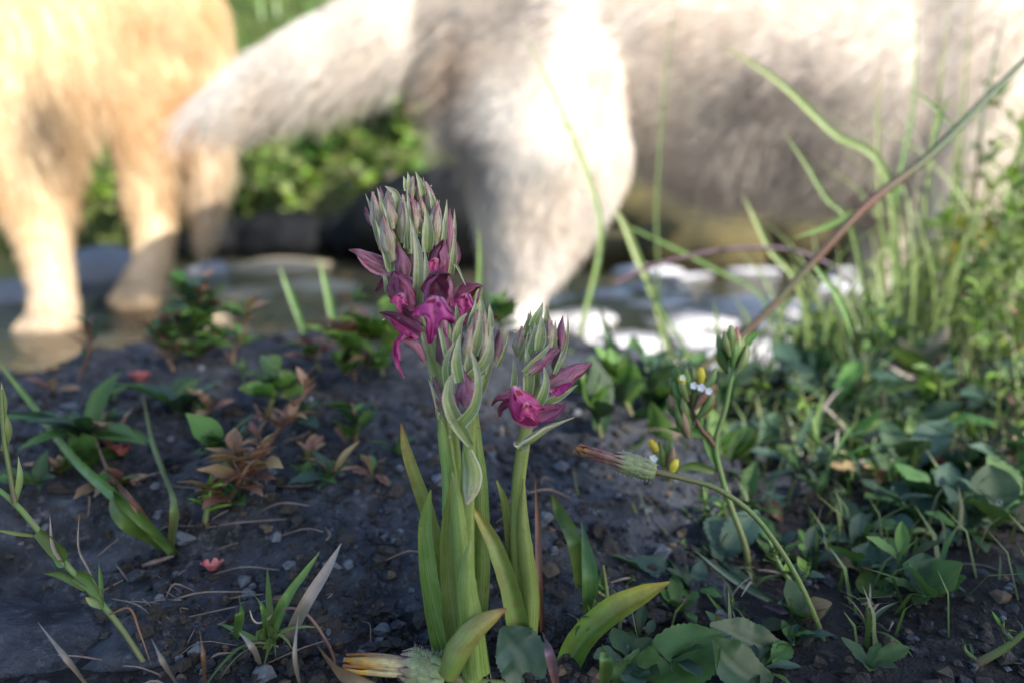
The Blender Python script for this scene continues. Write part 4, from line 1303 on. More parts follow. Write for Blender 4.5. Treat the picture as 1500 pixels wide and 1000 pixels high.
for pts, d, w_, mt, lab in (
        ([(252, 806), (190, 745), (110, 672), (50, 595), (-10, 520)], .235, .0021, 'grass', 'long green grass blade arching to the left edge over the boulder'),
        ([(248, 806), (195, 735), (160, 690), (136, 632)], .235, .0013, 'red_leaf', 'short brownish grass blade beside the long green one'),
        ([(250, 803), (256, 740), (240, 690), (222, 640), (208, 570)], .24, .0016, 'gstem', 'upright green stalk on the boulder rising to the coral petal'),
        ([(240, 800), (190, 770), (165, 735), (172, 700)], .235, .0024, 'g_mid', 'small bent green leaf at the foot of the long grass blade'),
        ([(345, 935), (352, 900), (350, 868)], .165, .0013, 'g_mid', 'small upright green blade left of the curled dry stalk'),
        ([(395, 920), (415, 880), (445, 840), (468, 808)], .17, .0011, 'grass', 'green blade slanting right beside the grey dry blade'),
        ([(390, 930), (385, 890), (370, 868)], .168, .0008, 'grass', 'tiny green blade leaning left in the small tuft'),
        ([(425, 930), (450, 880), (478, 835), (500, 795)], .172, .0017, 'dry', 'broad grey dry blade slanting up to the right'),
        ([(440, 1005), (432, 960), (437, 900)], .168, .0006, 'dry', 'thin grey straw below the broad dry blade'),
        ([(382, 975), (372, 950), (350, 925)], .166, .0010, 'dry', 'short pale straw lying left of the dry blade'),
        ([(300, 1005), (298, 960), (292, 920)], .16, .0006, 'red_stem', 'thin reddish straw near the bottom left'),
        ([(130, 1005), (95, 960), (55, 910)], .155, .0009, 'dry', 'bluish straw slanting in the bottom left corner'),
        ([(262, 1005), (240, 970), (222, 935)], .16, .0008, 'dry', 'pale straw crossing below the sprig'),
        ([(440, 470), (425, 430), (408, 388)], .36, .0022, 'grass', 'green blade leaning left behind the boulder rim'),
        ([(488, 470), (478, 420), (466, 376)], .36, .0024, 'grass', 'green blade right of the leaning one behind the boulder rim'),
        ([(702, 425), (703, 380), (701, 328)], .30, .0016, 'grass', 'single upright green blade right of the tall orchid tips'),
        ([(912, 560), (895, 505), (876, 444)], .33, .0030, 'g_dark', 'dark green blade rising over the boulder rim right of the orchid'),
        ([(855, 470), (880, 330), (830, 180), (758, 30)], .42, .0022, 'grass_y', 'long pale blade curving up before the pale dog thigh'),
        ([(960, 440), (935, 380), (915, 330), (897, 300)], .38, .0032, 'grass_y', 'bright sunlit blade right of the pale dog leg'),
        ([(965, 420), (962, 300), (975, 120), (990, -20)], .5, .0014, 'grass', 'thin blurred culm before the pale dog flank'),
        ([(1300, 265), (1220, 195), (1140, 120), (1050, 62)], .36, .0028, 'grass_y', 'broad pale blade slanting across the grey patch of the dog'),
        ([(1250, 345), (1210, 290), (1180, 240), (1145, 190)], .34, .0020, 'grass', 'green blade rising to the left from the long crossing stem'),
        ([(1170, 420), (1130, 370), (1105, 320), (1088, 286)], .36, .0022, 'grass_y', 'sunlit blade standing before the dog belly'),
        ([(1120, 440), (1040, 390), (960, 350), (890, 318)], .40, .0016, 'grass', 'thin blade slanting left under the dog belly'),
        ([(1010, 520), (960, 440), (940, 400)], .38, .0014, 'grass', 'thin green blade over the bright shallows'),
        ([(1308, 460), (1312, 300), (1338, 150), (1345, -20)], .40, .0016, 'grass', 'tall thin culm left of the pale dog foreleg'),
        ([(1345, 480), (1352, 330), (1372, 160), (1395, -20)], .42, .0022, 'grass_y', 'tall sunlit culm before the pale dog foreleg'),
        ([(1300, 480), (1290, 330), (1285, 180), (1290, 100)], .40, .0018, 'grass_y', 'pale upright blade left of the tall culms'),
        ([(1395, 470), (1400, 330), (1410, 160), (1425, -20)], .44, .0020, 'grass_y', 'tall pale culm right of the pale dog foreleg'),
        ([(1400, 480), (1425, 300), (1440, 160), (1480, -20)], .40, .0018, 'bstem', 'tall brownish culm leaning right near the right edge'),
        ([(1460, 480), (1470, 330), (1490, 230), (1510, 130)], .38, .0018, 'grass', 'green culm at the far right edge'),
        ([(1335, 430), (1300, 360), (1280, 300)], .40, .0026, 'grass_y', 'short sunlit blade at the crossing of the culms'),
        ([(1375, 440), (1392, 340), (1385, 262)], .41, .0024, 'dry', 'dry pale blade among the tall culms'),
        ([(1340, 300), (1350, 220), (1320, 160), (1310, 60)], .43, .0012, 'dry', 'thin straw standing among the culms'),
        ([(1055, 545), (1050, 470), (1045, 440)], .33, .0012, 'grass', 'short green stalk over the bright shallows'),
        ([(1120, 750), (1165, 660), (1195, 590)], .25, .0024, 'g_blue', 'bluish blade leaning right over the shaded herbs'),
        ([(1265, 600), (1270, 560), (1266, 520)], .33, .0020, 'grass_y', 'short sunlit blade at the edge of the shade'),
        ([(1150, 890), (1080, 850), (1018, 806)], .175, .0014, 'g_blue', 'pale bluish blade lying across the dark herbs'),
        ([(1120, 1000), (1085, 930), (1035, 868)], .17, .0016, 'g_mid', 'narrow green blade near the small purple bud'),
        ([(1290, 960), (1265, 920), (1250, 880)], .17, .0015, 'g_mid', 'narrow green blade low on the right'),
        ([(1255, 980), (1200, 920), (1165, 900), (1118, 886)], .17, .0022, 'purp', 'dusky purple leaf arching to the left low on the right'),
        ([(1225, 1010), (1190, 985), (1145, 968)], .165, .0030, 'purp', 'broad purple leaf at the bottom edge on the right'),
        ([(1290, 1000), (1285, 950), (1290, 930)], .168, .0013, 'g_mid', 'tiny green leaf beside the narrow blade low right'),
        ([(1330, 1000), (1225, 930), (1160, 870)], .20, .0008, 'g_blue', 'thin dark straw over the soil at lower right'),
        ([(1350, 940), (1280, 920), (1210, 925)], .20, .0008, 'dry', 'thin grey straw over the soil at lower right'),
        ([(795, 930), (790, 850), (788, 770), (784, 700)], .162, .0010, 'red_stem', 'upright rusty stalk right of the right-hand orchid'),
        ([(850, 860), (840, 790), (820, 750), (808, 724)], .175, .0022, 'g_mid', 'young green shoot leaning left by the rusty stalk'),
        ([(862, 905), (864, 840), (852, 764)], .170, .0024, 'g_serr', 'upright grey-green toothed leaf right of the rusty stalk'),
        ([(815, 1005), (806, 960), (795, 925)], .156, .0013, 'purp', 'purple leaf at the foot of the rusty stalk'),
        ([(885, 1005), (888, 970), (882, 942)], .152, .0018, 'g_serr', 'small hairy green leaf below the yellowing leaf'),
        ([(468, 950), (500, 985), (560, 1005)], .158, .0022, 'deadleaf', 'brown dead leaf behind the withered yellow flower head'),
        ([(1420, 600), (1428, 560), (1410, 500)], .34, .0022, 'dry', 'dry pale stalk among the sunlit herbs'),
        ([(1510, 560), (1490, 520), (1468, 480)], .32, .0016, 'dry', 'thin tan straw slanting at the right edge'),
        ([(1350, 560), (1320, 545), (1285, 525)], .33, .0016, 'dry', 'short sunlit straw at the shade edge')):
    single_blade(lab, pts, d, w_, mt)

# yellowing folded leaf and toothed leaves in the foreground
t_ = thing('leaf', 'big green and yellow folded leaf arching right at the bottom', 'leaf', P(820, 1000, .152))
p_, w_ = [P(*q, .152) for q in ((822, 998), (850, 940), (895, 898), (940, 873), (981, 852))], [.0026, .0030, .0031, .0024, .0002]
obj('blade', petal(p_, w_, 1.15, (0.2, -.3, 1), n=18, m=10, ridge=.25, wave=.06), M['g_yell'], t_)
for k, (pts, ws, lab, mt) in enumerate([
        (((895, 990), (945, 985), (1000, 962), (1030, 945), (1057, 928)), [.0018, .0050, .0062, .0052, .0004], 'broad toothed green leaf lying at the bottom right of the orchids', 'g_serr'),
        (((775, 1000), (765, 965), (748, 940), (735, 918)), [.0035, .0055, .0045, .0006], 'grey-green toothed leaf behind the foot of the right-hand orchid', 'g_blue'),
        (((1130, 1010), (1090, 985), (1065, 962), (1045, 935)), [.003, .0050, .0045, .0006], 'toothed leaf right of the broad toothed one', 'g_dark'),
        (((1150, 960), (1110, 945), (1080, 930), (1040, 915)), [.003, .0045, .0040, .0006], 'dull green leaf below the small purple bud', 'g_dark')]):
    ds_ = [min([.158 + .006 * k] + [dep(surf_at(*q)) - .002 for q in pts])] * len(pts)
    t_ = thing('leaf', lab, 'leaf', P(*pts[0], ds_[0]))
    obj('blade', petal([P(*q, e) for q, e in zip(pts, ds_)], ws, .5, (0, -.55, 1), n=30, m=8, serr=.06, ridge=.2, wave=.08, seed=k, crumple=.06), M[mt], t_)

# small purple-green bud on a stalk
t_ = thing('flower_bud', 'small round purple-green bud on a pale stalk beside the folded leaf', 'flower bud', P(968, 935, .172))
obj('stem', tube([P(968, 935, .172), P(958, 915, .172), P(968, 903, .172)], [.0007, .0007, .0008], 8, 6), M['dry'], t_)
obj('bud', petal([P(964, 908, .172), P(976, 898, .172), P(992, 888, .172), P(1006, 880, .172)], [.0008, .0028, .0030, .0006], math.pi, n=10, m=10, lobes=.08), M['bud_d'], t_)

# curled dry stalk
t_ = thing('curled_stalk', 'thin pale dry stalk curling over at its tip left of the withered head', 'stalk', P(497, 1004, .150))
cp = [(497, 1004), (488, 960), (470, 925), (450, 900), (428, 890), (408, 895), (390, 908), (378, 912), (370, 906), (366, 893)]
obj('stalk', tube([P(x, y, .150) for x, y in cp], [.00045, .00045, .0004, .00036, .00032, .0003, .00027, .00022, .00018, .00009], 40, 8), M['curl'], t_)

# closed hawkbit heads
def head(label, axis_px, d, wpx, stem_px, ray_mat, seed, hair=260):
    """axis_px: base -> neck -> tip of the closed head"""
    q = random.Random(seed)
    b = P(*stem_px[-1], d)
    t_ = thing('hawkbit', label, 'flower', b)
    a, n_, tp = [P(*p, d) for p in axis_px]
    r_ = pxr(wpx, d)
    ax = (tp - a).normalized()
    u_ = ax.cross(VIEW).normalized(); v_ = ax.cross(u_)
    sp_ = [P(*p, d) for p in [axis_px[0]] + stem_px]
    e_ = sp_[-1]
    sp_.append(Vector((e_.x + .004, e_.y + .002, SURF(e_.x, e_.y) - .002)))
    obj('stem', tube(sp_, [r_ * .36] + [r_ * .27] * (len(sp_) - 1), 30, 8), M['gstem'], t_)
    obj('receptacle', petal([a, a.lerp(n_, .3), a.lerp(n_, .7), n_], [r_ * .45, r_ * .92, r_ * .9, r_ * .6], math.pi, n=12, m=14), M['invol'], t_)
    hp = []
    for ring, (s0, s1, cnt) in enumerate(((0.0, .62, 9), (.2, .95, 11), (.45, 1.15, 11))):
        for k in range(cnt):
            an = 2 * math.pi * (k + .5 * ring) / cnt
            rad_ = (u_ * math.cos(an) + v_ * math.sin(an))
            p0 = a.lerp(n_, s0) + rad_ * r_ * .78; p1 = a.lerp(n_, (s0 + s1) / 2) + rad_ * r_ * 1.04; p2 = a.lerp(n_, s1) + rad_ * r_ * .72
            obj('bract', petal([p0, p1, p2], [r_ * .26, r_ * .30, r_ * .05], .7, -rad_, n=8, m=4), M['invol'], t_)
    for k in range(26):
        an = q.uniform(0, 6.28); rr_ = math.sqrt(q.random()) * r_ * .6
        rad_ = (u_ * math.cos(an) + v_ * math.sin(an))
        p0 = n_.lerp(a, .15) + rad_ * rr_; L = q.uniform(.75, 1.08)
        p2 = n_.lerp(tp, L) + rad_ * rr_ * q.uniform(.5, 1.3)
        p1 = n_.lerp(tp, .45 * L) + rad_ * rr_ * q.uniform(.9, 1.25)
        obj('ray_petal', petal([p0, p1, p2], [r_ * .17, r_ * .20, r_ * q.uniform(.06, .14)], q.uniform(.6, 1.4), -rad_, n=9, m=4, wave=.3, seed=k), M[ray_mat], t_)
    hs = []
    for k in range(hair):
        an = q.uniform(0, 6.28); rad_ = (u_ * math.cos(an) + v_ * math.sin(an))
        if q.random() < .55:
            p0 = a.lerp(n_, q.uniform(0, .95)) + rad_ * r_ * 1.0; L = r_ * q.uniform(.18, .38)
        else:
            f_ = q.random(); i = min(int(f_ * len(stem_px)), len(stem_px) - 1)
            s0 = P(*([axis_px[0]] + stem_px)[i], d); s1 = P(*stem_px[i], d)
            p0 = s0.lerp(s1, q.random()) + rad_ * r_ * .24; L = r_ * q.uniform(.12, .26)
        dr = (rad_ + Vector((q.uniform(-1, 1), q.uniform(-1, 1), q.uniform(-1, 1))) * .35).normalized()
        hs.append(tube([p0, p0 + dr * L], [r_ * .012, r_ * .005], 3, 3))
    h = obj('hairs', join(hs), M['whitehair'], t_)
    h['kind'] = 'stuff'
    return t_
head('withered yellow flower head lying at the bottom below the orchids', ((652, 988), (594, 975), (510, 968)), .143, 52,
     [(690, 998), (745, 1004), (800, 1020)], 'orange', 2, 420)
head('closed maroon flower head on an arching stalk right of the right-hand orchid', ((958, 690), (905, 674), (846, 655)), .158, 30,
     [(1000, 700), (1050, 715), (1100, 750), (1140, 800), (1170, 850), (1195, 905)], 'maroon_ray', 3, 380)

# white-flowered herb with yellow buds
fb = surf_at(1090, 800)
dF = .185
t_ = thing('flowering_herb', 'bristly herb with tiny white flowers and yellow buds right of the orchids', 'plant', P(1092, 800, dF))
fg_ = P(1100, 815, dF); fg_.z = SURF(fg_.x, fg_.y) - .001
obj('stem', tube([fg_] + [P(*q, dF) for q in ((1092, 800), (1072, 745), (1058, 700), (1048, 650), (1062, 600), (1072, 550), (1082, 505))], [.0010, .0009, .0008, .0008, .0008, .0007, .0006, .0004], 24, 7), M['gstem'], t_)
obj('branch', tube([P(*q, dF) for q in ((1048, 655), (1038, 640), (1030, 632), (1018, 610), (1012, 575))], [.0008, .0007, .0006, .0005, .0004], 12, 6), M['red_stem'], t_)
q = random.Random(8)
for (cx, cy, n_, sx, sy) in ((1012, 588, 34, 30, 36), (1072, 510, 18, 20, 18), (975, 672, 9, 14, 16)):
    for k in range(n_):
        x = cx + q.uniform(-1, 1) * sx; y = cy + q.uniform(-1, 1) * sy
        dd_ = dF + q.uniform(-.003, .003)
        p0 = P(cx + (x - cx) * .35, y + 20, dd_); p1 = P(x, y, dd_); p2 = P(x + (x - cx) * .25, y - 18, dd_)
        obj('calyx', petal([p0, p1, p2], [.0004, .0012, .0003], math.pi, n=8, m=6, lobes=.1), M[q.choice(['grass', 'gstem', 'grass_y', 'red_leaf', 'g_mid'])], t_)
for (x, y, s) in ((1016, 564, .0009), (1027, 567, .0010), (1038, 572, .0009), (1000, 553, .0007), (957, 671, .0010)):
    for k in range(5):
        an = k * 1.257
        c = P(x, y, dF - .004)
        dr = (Vector((1, 0, 0)) * math.cos(an) + UPV * math.sin(an) - VIEW * .3)
        obj('petal', petal([c, c + dr * s * .6, c + dr * s * 1.1], [s * .2, s * .5, s * .35], .4, CAMF, n=5, m=4), M['whiteflower'], t_)
for (x, y, x2, y2) in ((1027, 560, 1027, 538), (962, 660, 952, 644), (984, 690, 991, 672), (1000, 562, 998, 548)):
    obj('bud', petal([P(x, y, dF - .003), P((x + x2) / 2, (y + y2) / 2, dF - .003), P(x2, y2, dF - .003)], [.0008, .0012, .0006], math.pi, n=8, m=8), M['yellow'], t_)
for pts, w_ in ((((1040, 638), (1010, 632), (975, 626)), .0015), (((1046, 690), (1015, 682), (985, 690)), .0016), (((1034, 636), (1044, 660), (1052, 690)), .0022), (((1080, 520), (1100, 495), (1115, 485)), .0014)):
    blade(t_, pts, dF, w_, 'g_mid', 'leaf')

# long stem crossing the upper right
lb = P(940, 610, .27)
t_ = thing('long_stem', 'long reddish-green stem slanting up to the right edge in front of the dog', 'stem', lb)
obj('stem', tube([P(*q, .27) for q in ((930, 615), (1000, 560), (1100, 480), (1190, 385), (1270, 300), (1360, 230), (1440, 150), (1510, 80))], [.0012, .0014, .0015, .0017, .0019, .0018, .0015, .0012], 30, 8), M['bstem'], t_)
for pts, w_ in ((((1270, 300), (1215, 330), (1160, 350)), .0016), (((1360, 230), (1375, 180), (1390, 140)), .0014), (((1190, 385), (1230, 440), (1250, 500)), .0016), (((1400, 190), (1360, 150), (1330, 130)), .0010)):
    blade(t_, pts, .27, w_, 'grass', 'leaf')
t_ = thing('arching_stem', 'thin dull purple stem arching level over the bright shallows', 'stem', P(930, 400, .36))
obj('stem', tube([P(*q, .36) for q in ((900, 415), (960, 388), (1060, 366), (1150, 365), (1215, 388), (1250, 420))], [.0010, .0010, .0011, .0011, .0010, .0008], 24, 7), M['purp'], t_)
t_ = thing('nodding_bud', 'green nodding bud hanging from a hooked stalk over the shaded herbs', 'flower bud', P(1380, 800, .20))
obj('stem', tube([P(*q, .20) for q in ((1395, 800), (1370, 785), (1340, 776), (1312, 800), (1298, 830), (1295, 860))], [.0009, .0009, .0009, .0009, .0009, .0011], 20, 7), M['gstem'], t_)
obj('bud', petal([P(1296, 858, .2), P(1304, 875, .2), P(1308, 892, .2), P(1303, 910, .2)], [.001, .0031, .0030, .0008], math.pi, n=10, m=10, lobes=.1), M['g_mid'], t_)

# ------------------------------------------------------------------ herbs on the boulder
def on(px, py):
    return surf_at(px, py)
rosette('rosette_herb', 'dark green rosette on the boulder below the coral petal at left', on(130, 650), 15, .024, 'lance', ['g_dark', 'g_blue', 'g_serr'], (0.0, .8), seed=1, wide=1.2)
rosette('rosette_herb', 'smaller dark rosette on the boulder right of the larger one at left', on(265, 610), 12, .021, 'oval', ['g_dark', 'g_blue', 'g_serr'], (0.0, .8), seed=2, wide=.8)
b = on(290, 530); herb('bushy_herb', 'bushy grey-green herb on the boulder rim before the golden dog', b, P(300, 418, dep(b)), 84, .015, 'oval', ['g_serr', 'g_blue', 'g_mid', 'g_mid', 'red_leaf'], 'red_stem', .0006, seed=3, branches=5, bend=.15, start=.02)
b = on(255, 545); herb('bushy_herb', 'low reddish herb on the boulder rim left of the bushy grey-green one', b, P(238, 470, dep(b)), 34, .013, 'oval', ['red_leaf', 'g_serr', 'g_dark'], 'red_stem', .0006, seed=4, branches=5, start=.02)
b = on(340, 535); herb('bushy_herb', 'reddish herb on the boulder rim right of the bushy grey-green one', b, P(345, 450, dep(b)), 32, .013, 'oval', ['red_leaf', 'g_mid', 'g_serr'], 'red_stem', .0006, seed=5, branches=5, start=.02)
b = on(115, 560); herb('bushy_herb', 'thin dark herb on the boulder rim before the golden dog paw', b, P(130, 470, dep(b)), 16, .012, 'lance', ['red_leaf', 'g_dark'], 'red_stem', .0006, seed=6)
b = on(335, 735); herb('red_herb', 'rust-red leafy herb creeping up the boulder in the left middle', b, P(395, 640, dep(b)), 40, .011, 'oval', ['red_leaf', 'red_leaf', 'deadleaf'], 'red_stem', .0006, seed=7, branches=5, start=.02)
b = on(390, 660); herb('red_herb', 'upper rust-red herb shoot on the boulder leaning right', b, P(462, 560, dep(b)), 24, .011, 'lance', ['red_leaf', 'deadleaf'], 'red_stem', .0006, seed=8, branches=5, start=.05, wide=1.4)
b = on(395, 600); herb('green_herb', 'small bright green herb beside the rust-red shoot on the boulder', b, P(412, 545, dep(b)), 16, .013, 'round', ['g_mid', 'g_dark'], seed=9)
b = on(330, 690); herb('green_herb', 'green herb at the foot of the rust-red herb', b, P(322, 640, dep(b)), 14, .014, 'oval', ['g_mid', 'g_dark'], seed=10)
b = on(300, 770); herb('green_herb', 'yellow-green feathery herb on the boulder left of centre', b, P(308, 715, dep(b)), 18, .010, 'lance', ['g_lite', 'g_mid'], seed=11)
b = on(520, 560); herb('green_herb', 'leafy green herb on the boulder rim just left of the tall orchid', b, P(512, 430, dep(b)), 64, .016, 'oval', ['g_mid', 'g_lite', 'g_mid', 'red_leaf'], 'red_stem', .0006, seed=12, branches=5, start=.02, bend=.12)
b = on(560, 550); herb('green_herb', 'second green herb on the rim tucked behind the tall orchid flowers', b, P(560, 445, dep(b)), 30, .018, 'oval', ['g_mid', 'g_lite'], seed=13, branches=5, start=.05)
b = on(470, 545); herb('green_herb', 'low green herb on the rim between the bushy and leafy ones', b, P(455, 500, dep(b)), 14, .016, 'oval', ['g_mid', 'red_leaf'], seed=14)
b = on(520, 650); herb('green_herb', 'small seedling on the boulder face left of the tall orchid stem', b, P(515, 590, dep(b)), 12, .012, 'oval', ['g_mid', 'g_dark'], 'red_stem', seed=15)
b = on(180, 720); rosette('rosette_herb', 'small reddish-green rosette on the left of the boulder', b, 12, .009, 'oval', ['g_mid', 'red_leaf'], (.1, 1.1), seed=16)
b = on(90, 700); rosette('rosette_herb', 'flat reddish rosette at the far left of the boulder', b, 14, .009, 'oval', ['red_leaf', 'deadleaf', 'g_mid'], (.0, 1.0), seed=17, wide=.8)
b = on(740, 500); herb('green_herb', 'green herb behind the boulder between the two orchid clumps', b, P(735, 440, dep(b)), 20, .016, 'oval', ['g_mid', 'g_dark'], seed=18)
b = on(395, 960); rosette('rosette_herb', 'tuft of narrow green leaves below the broad dry blade', b, 12, .016, 'strap', ['grass', 'g_mid', 'grass_y'], (.2, 1.1), seed=19, wide=1.6)
qq = random.Random(91)
for k in range(26):
    px, py = qq.uniform(30, 640), qq.uniform(545, 760)
    b = on(px, py)
    rosette('tiny_weed', 'tiny green and reddish weed rooted in the boulder face', b, qq.randint(5, 10), qq.uniform(.005, .012), qq.choice(['oval', 'spoon', 'lance']),
            qq.choice([['g_mid', 'g_dark'], ['g_mid', 'red_leaf'], ['g_serr', 'g_blue'], ['red_leaf', 'deadleaf']]), (0, 1.3), 'tiny weeds on the boulder', 900 + k, wide=.9)
for k, (px, py, lab) in enumerate(((205, 552, 'coral petal above the dark rosette at left'), (178, 659, 'pink petal on the boulder below the coral one'), (311, 828, 'coral-red petal on the dark soil at lower left'),
                                    (1382, 678, 'coral petal among the sunlit herbs at right'))):
    b = on(px, py + 6)
    d = dep(b) - .003; s = 17 * d / FPX
    t_ = thing('petal', lab, 'petal', b)
    c = P(px, py, d)
    for j in range(4):
        an = j * 1.57 + k
        dr = Vector((math.cos(an), math.sin(an) * .6, .35))
        obj('lobe', petal([c - UPV * s * .4, c + dr * s * .6, c + dr * s], [s * .3, s * .62, s * .2], .7, UPV, n=7, m=5, wave=.2, seed=j), M['pinkpetal'], t_)

# ------------------------------------------------------------------ herbs on the right
q = random.Random(21)
plc = 'shaded ground-cover herbs on the right'
spots = []
tries = 0
while len(spots) < 112 and tries < 6000:
    tries += 1
    px, py = q.uniform(840, 1540), q.uniform(560, 1010)
    if px < 905 + (py - 560) * -.05 and py < 860:
        continue
    if px > 1180 and py > 800 and q.random() < .82:
        continue
    b = ground_at(px, py)
    if any((b - s).length < .0085 + .02 * (b.y - .12) for s in spots):
        continue
    spots.append(b)
for i, b in enumerate(spots):
    sc_ = 0.5 + 1.6 * min(1, max(0, (b.y - .13) / .25))
    kind = q.random()
    if kind < .52:
        rosette('ground_herb', 'low shaded herb with rounded dark leaves in the ground cover on the right', b, q.randint(6, 12), .017 * sc_ * q.uniform(.6, 1.3), q.choice(['oval', 'round', 'spoon', 'spoon']), ['g_dark', 'g_blue', 'g_dark', 'g_serr', 'g_mid', 'deadleaf'] if q.random() < .4 else ['g_dark', 'g_blue', 'g_mid'],
                (-.1, 1.2), plc, 100 + i, wide=q.uniform(.7, 1.1))
    elif kind < .64:
        rosette('ground_herb', 'low shaded tuft with narrow leaves in the ground cover on the right', b, q.randint(9, 15), .024 * sc_ * q.uniform(.6, 1.2), q.choice(['lance', 'strap', 'strap2']), ['g_dark', 'g_mid', 'grass', 'dry'], (.1, 1.4), plc + ', narrow-leaved', 100 + i, wide=q.uniform(.8, 1.6))
    elif kind < .86:
        rosette('ground_herb', 'low shaded herb with toothed dark leaves in the ground cover on the right', b, q.randint(5, 9), .020 * sc_ * q.uniform(.7, 1.2), 'toothed', ['g_dark', 'g_blue', 'g_serr'], (-.05, 1.1), plc + ', toothed', 100 + i)
    else:
        herb('ground_herb', 'low shaded leafy shoot in the ground cover on the right', b, b + Vector((q.uniform(-.01, .01), q.uniform(-.01, .01), .022 * sc_)), 16, .008 * sc_, q.choice(['oval', 'lance']), ['g_dark', 'g_blue', 'g_mid', 'g_lite'], branches=2, seed=100 + i, group=plc + ', shoots')
# leaf clump over the rim between orchid and long stem
for k, (px, py, tx, ty, lab) in enumerate(((925, 610, 905, 545, 'upright dark leafy clump at the boulder rim right of the orchid'), (955, 610, 960, 545, 'second dark leafy clump at the rim beside the first'),
                                            (880, 640, 850, 570, 'broad-leaved herb just right of the open magenta flower'), (1000, 600, 1000, 545, 'leafy shoot behind the white-flowered herb'))):
    b = on(px, py)
    herb('leafy_clump', lab, b, P(tx, ty, dep(b)), 16, .020, 'oval', ['g_mid', 'g_dark'], seed=60 + k, start=0, pitch=(.5, 1.3))
# sunlit herbs at the right
sl = 'sunlit leafy herbs at the right edge'
for k, (px, py, d, h, s, shp, mats) in enumerate((
        (1440, 560, .46, .150, .030, 'oval', ['g_lite', 'g_mid']), (1490, 560, .44, .155, .028, 'oval', ['g_lite', 'g_mid']), (1390, 560, .48, .085, .026, 'oval', ['g_lite', 'g_mid', 'yellow']),
        (1340, 560, .50, .050, .026, 'oval', ['g_mid', 'g_lite']), (1290, 560, .48, .035, .026, 'oval', ['g_mid', 'g_dark']), (1240, 560, .46, .030, .028, 'oval', ['g_mid', 'g_lite']),
        (1190, 560, .42, .025, .020, 'round', ['g_mid', 'g_dark']), (1460, 600, .38, .085, .024, 'oval', ['g_lite', 'g_mid']), (1410, 600, .38, .060, .022, 'oval', ['g_lite', 'g_mid']),
        (1350, 600, .40, .055, .024, 'oval', ['g_mid', 'g_lite']), (1500, 640, .33, .085, .022, 'lance', ['g_lite', 'grass_y']), (1480, 700, .30, .060, .018, 'lance', ['g_lite', 'g_mid', 'red_leaf']),
        (1420, 660, .33, .050, .020, 'oval', ['g_lite', 'g_mid']), (1300, 610, .38, .040, .022, 'oval', ['g_mid', 'g_lite']), (1150, 580, .38, .022, .020, 'round', ['g_mid', 'g_dark']),
        (1220, 600, .40, .034, .022, 'oval', ['g_mid', 'g_lite']), (1520, 580, .36, .14, .028, 'oval', ['g_lite', 'g_mid']), (1470, 540, .52, .12, .03, 'oval', ['g_mid', 'g_lite']),
        *[(1300 + 24 * j, 550 + (j % 3) * 30, .52 - .03 * (j % 4), .085 + .012 * j, .030, ('oval', 'lance', 'oval')[j % 3], ['g_lite', 'g_lite', 'g_mid', 'grass_y']) for j in range(10)])):
    p = P(px, py, d)
    b = Vector((p.x, p.y, SURF(p.x, p.y)))
    herb('sunlit_herb', 'leafy green herb in the sunlit thicket at the right edge', b, b + Vector((q.uniform(-.015, .015), q.uniform(-.01, .02), h)), 40, s * .62, shp if k % 3 else 'lance', mats, seed=200 + k, group=sl, branches=5, start=.02, pitch=(-.2, 1.0), bend=.08)
for k, (px, py, lab) in enumerate(((1392, 372, 'yellow flower low among the sunlit herbs before the dog foreleg'), (1440, 342, 'yellow flower higher among the sunlit herbs'), (1412, 324, 'small yellow flower left of the higher one'))):
    c = P(px, py, .44)
    b = Vector((c.x, c.y, SURF(c.x, c.y)))
    t_ = thing('yellow_flower', lab, 'flower', b)
    obj('stem', tube([b, b.lerp(c, .5) + Vector((.004, 0, 0)), c], [.0008, .0007, .0005], 12, 6), M['gstem'], t_)
    s = .008 if k < 2 else .006
    for j in range(5):
        an = j * 1.257
        dr = Vector((math.cos(an), -.3, math.sin(an)))
        obj('petal', petal([c, c + dr * s * .6, c + dr * s], [s * .15, s * .45, s * .2], .5, CAMF, n=6, m=5), M['yellow'], t_)

# dewdrops and grit that sparkle in the low right
for k, (px, py, lab) in enumerate(((1437, 922, 0), (1470, 934, 0), (1497, 957, 0), (1421, 974, 0), (1464, 735, 0), (1451, 656, 0), (1116, 574, 0), (1204, 567, 0), (1389, 520, 0), (1447, 945, 0))):
    c = P(px, py, .2 if py > 700 else .28)
    o = obj('dewdrop', ball(c, .0009, n=8, m=10), M['dew'])
    tag(o, 'glinting dewdrop caught among the herbs on the right', 'dewdrop', 'dewdrops on the right')

# ------------------------------------------------------------------ far bank
def far_z(x, y):
    return terrain(x, y)
bank = 'leafy plants on the far bank'
q = random.Random(33)
k = 0
for i in range(58):
    px = q.uniform(70, 640) if i < 54 else q.uniform(900, 1500)
    y = q.uniform(2.06, 2.50)
    x = (px - 750) / FPX * y * 1.03
    z = max(far_z(x, y), -0.01) + (0.0 if y > 2.2 else q.uniform(0, .03))
    herb('bank_plant', 'blurred green leafy plant on the far bank between the dogs', (x, y, z), (x + q.uniform(-.06, .06), y - q.uniform(.0, .12), z + q.uniform(.07, .20)), 34, .064, q.choice(['oval', 'oval', 'round', 'lance']),
         q.choice([['g_lite', 'g_lite', 'g_mid'], ['g_lite', 'grass_y'], ['g_lite', 'grass_y', 'g_mid'], ['g_lite', 'deadleaf', 'g_mid'], ['dry', 'g_lite', 'grass_y']]), rad=.0025, seed=300 + i, group=bank, start=.02, pitch=(-.5, 1.1), wide=1.2, branches=2)
geos = []
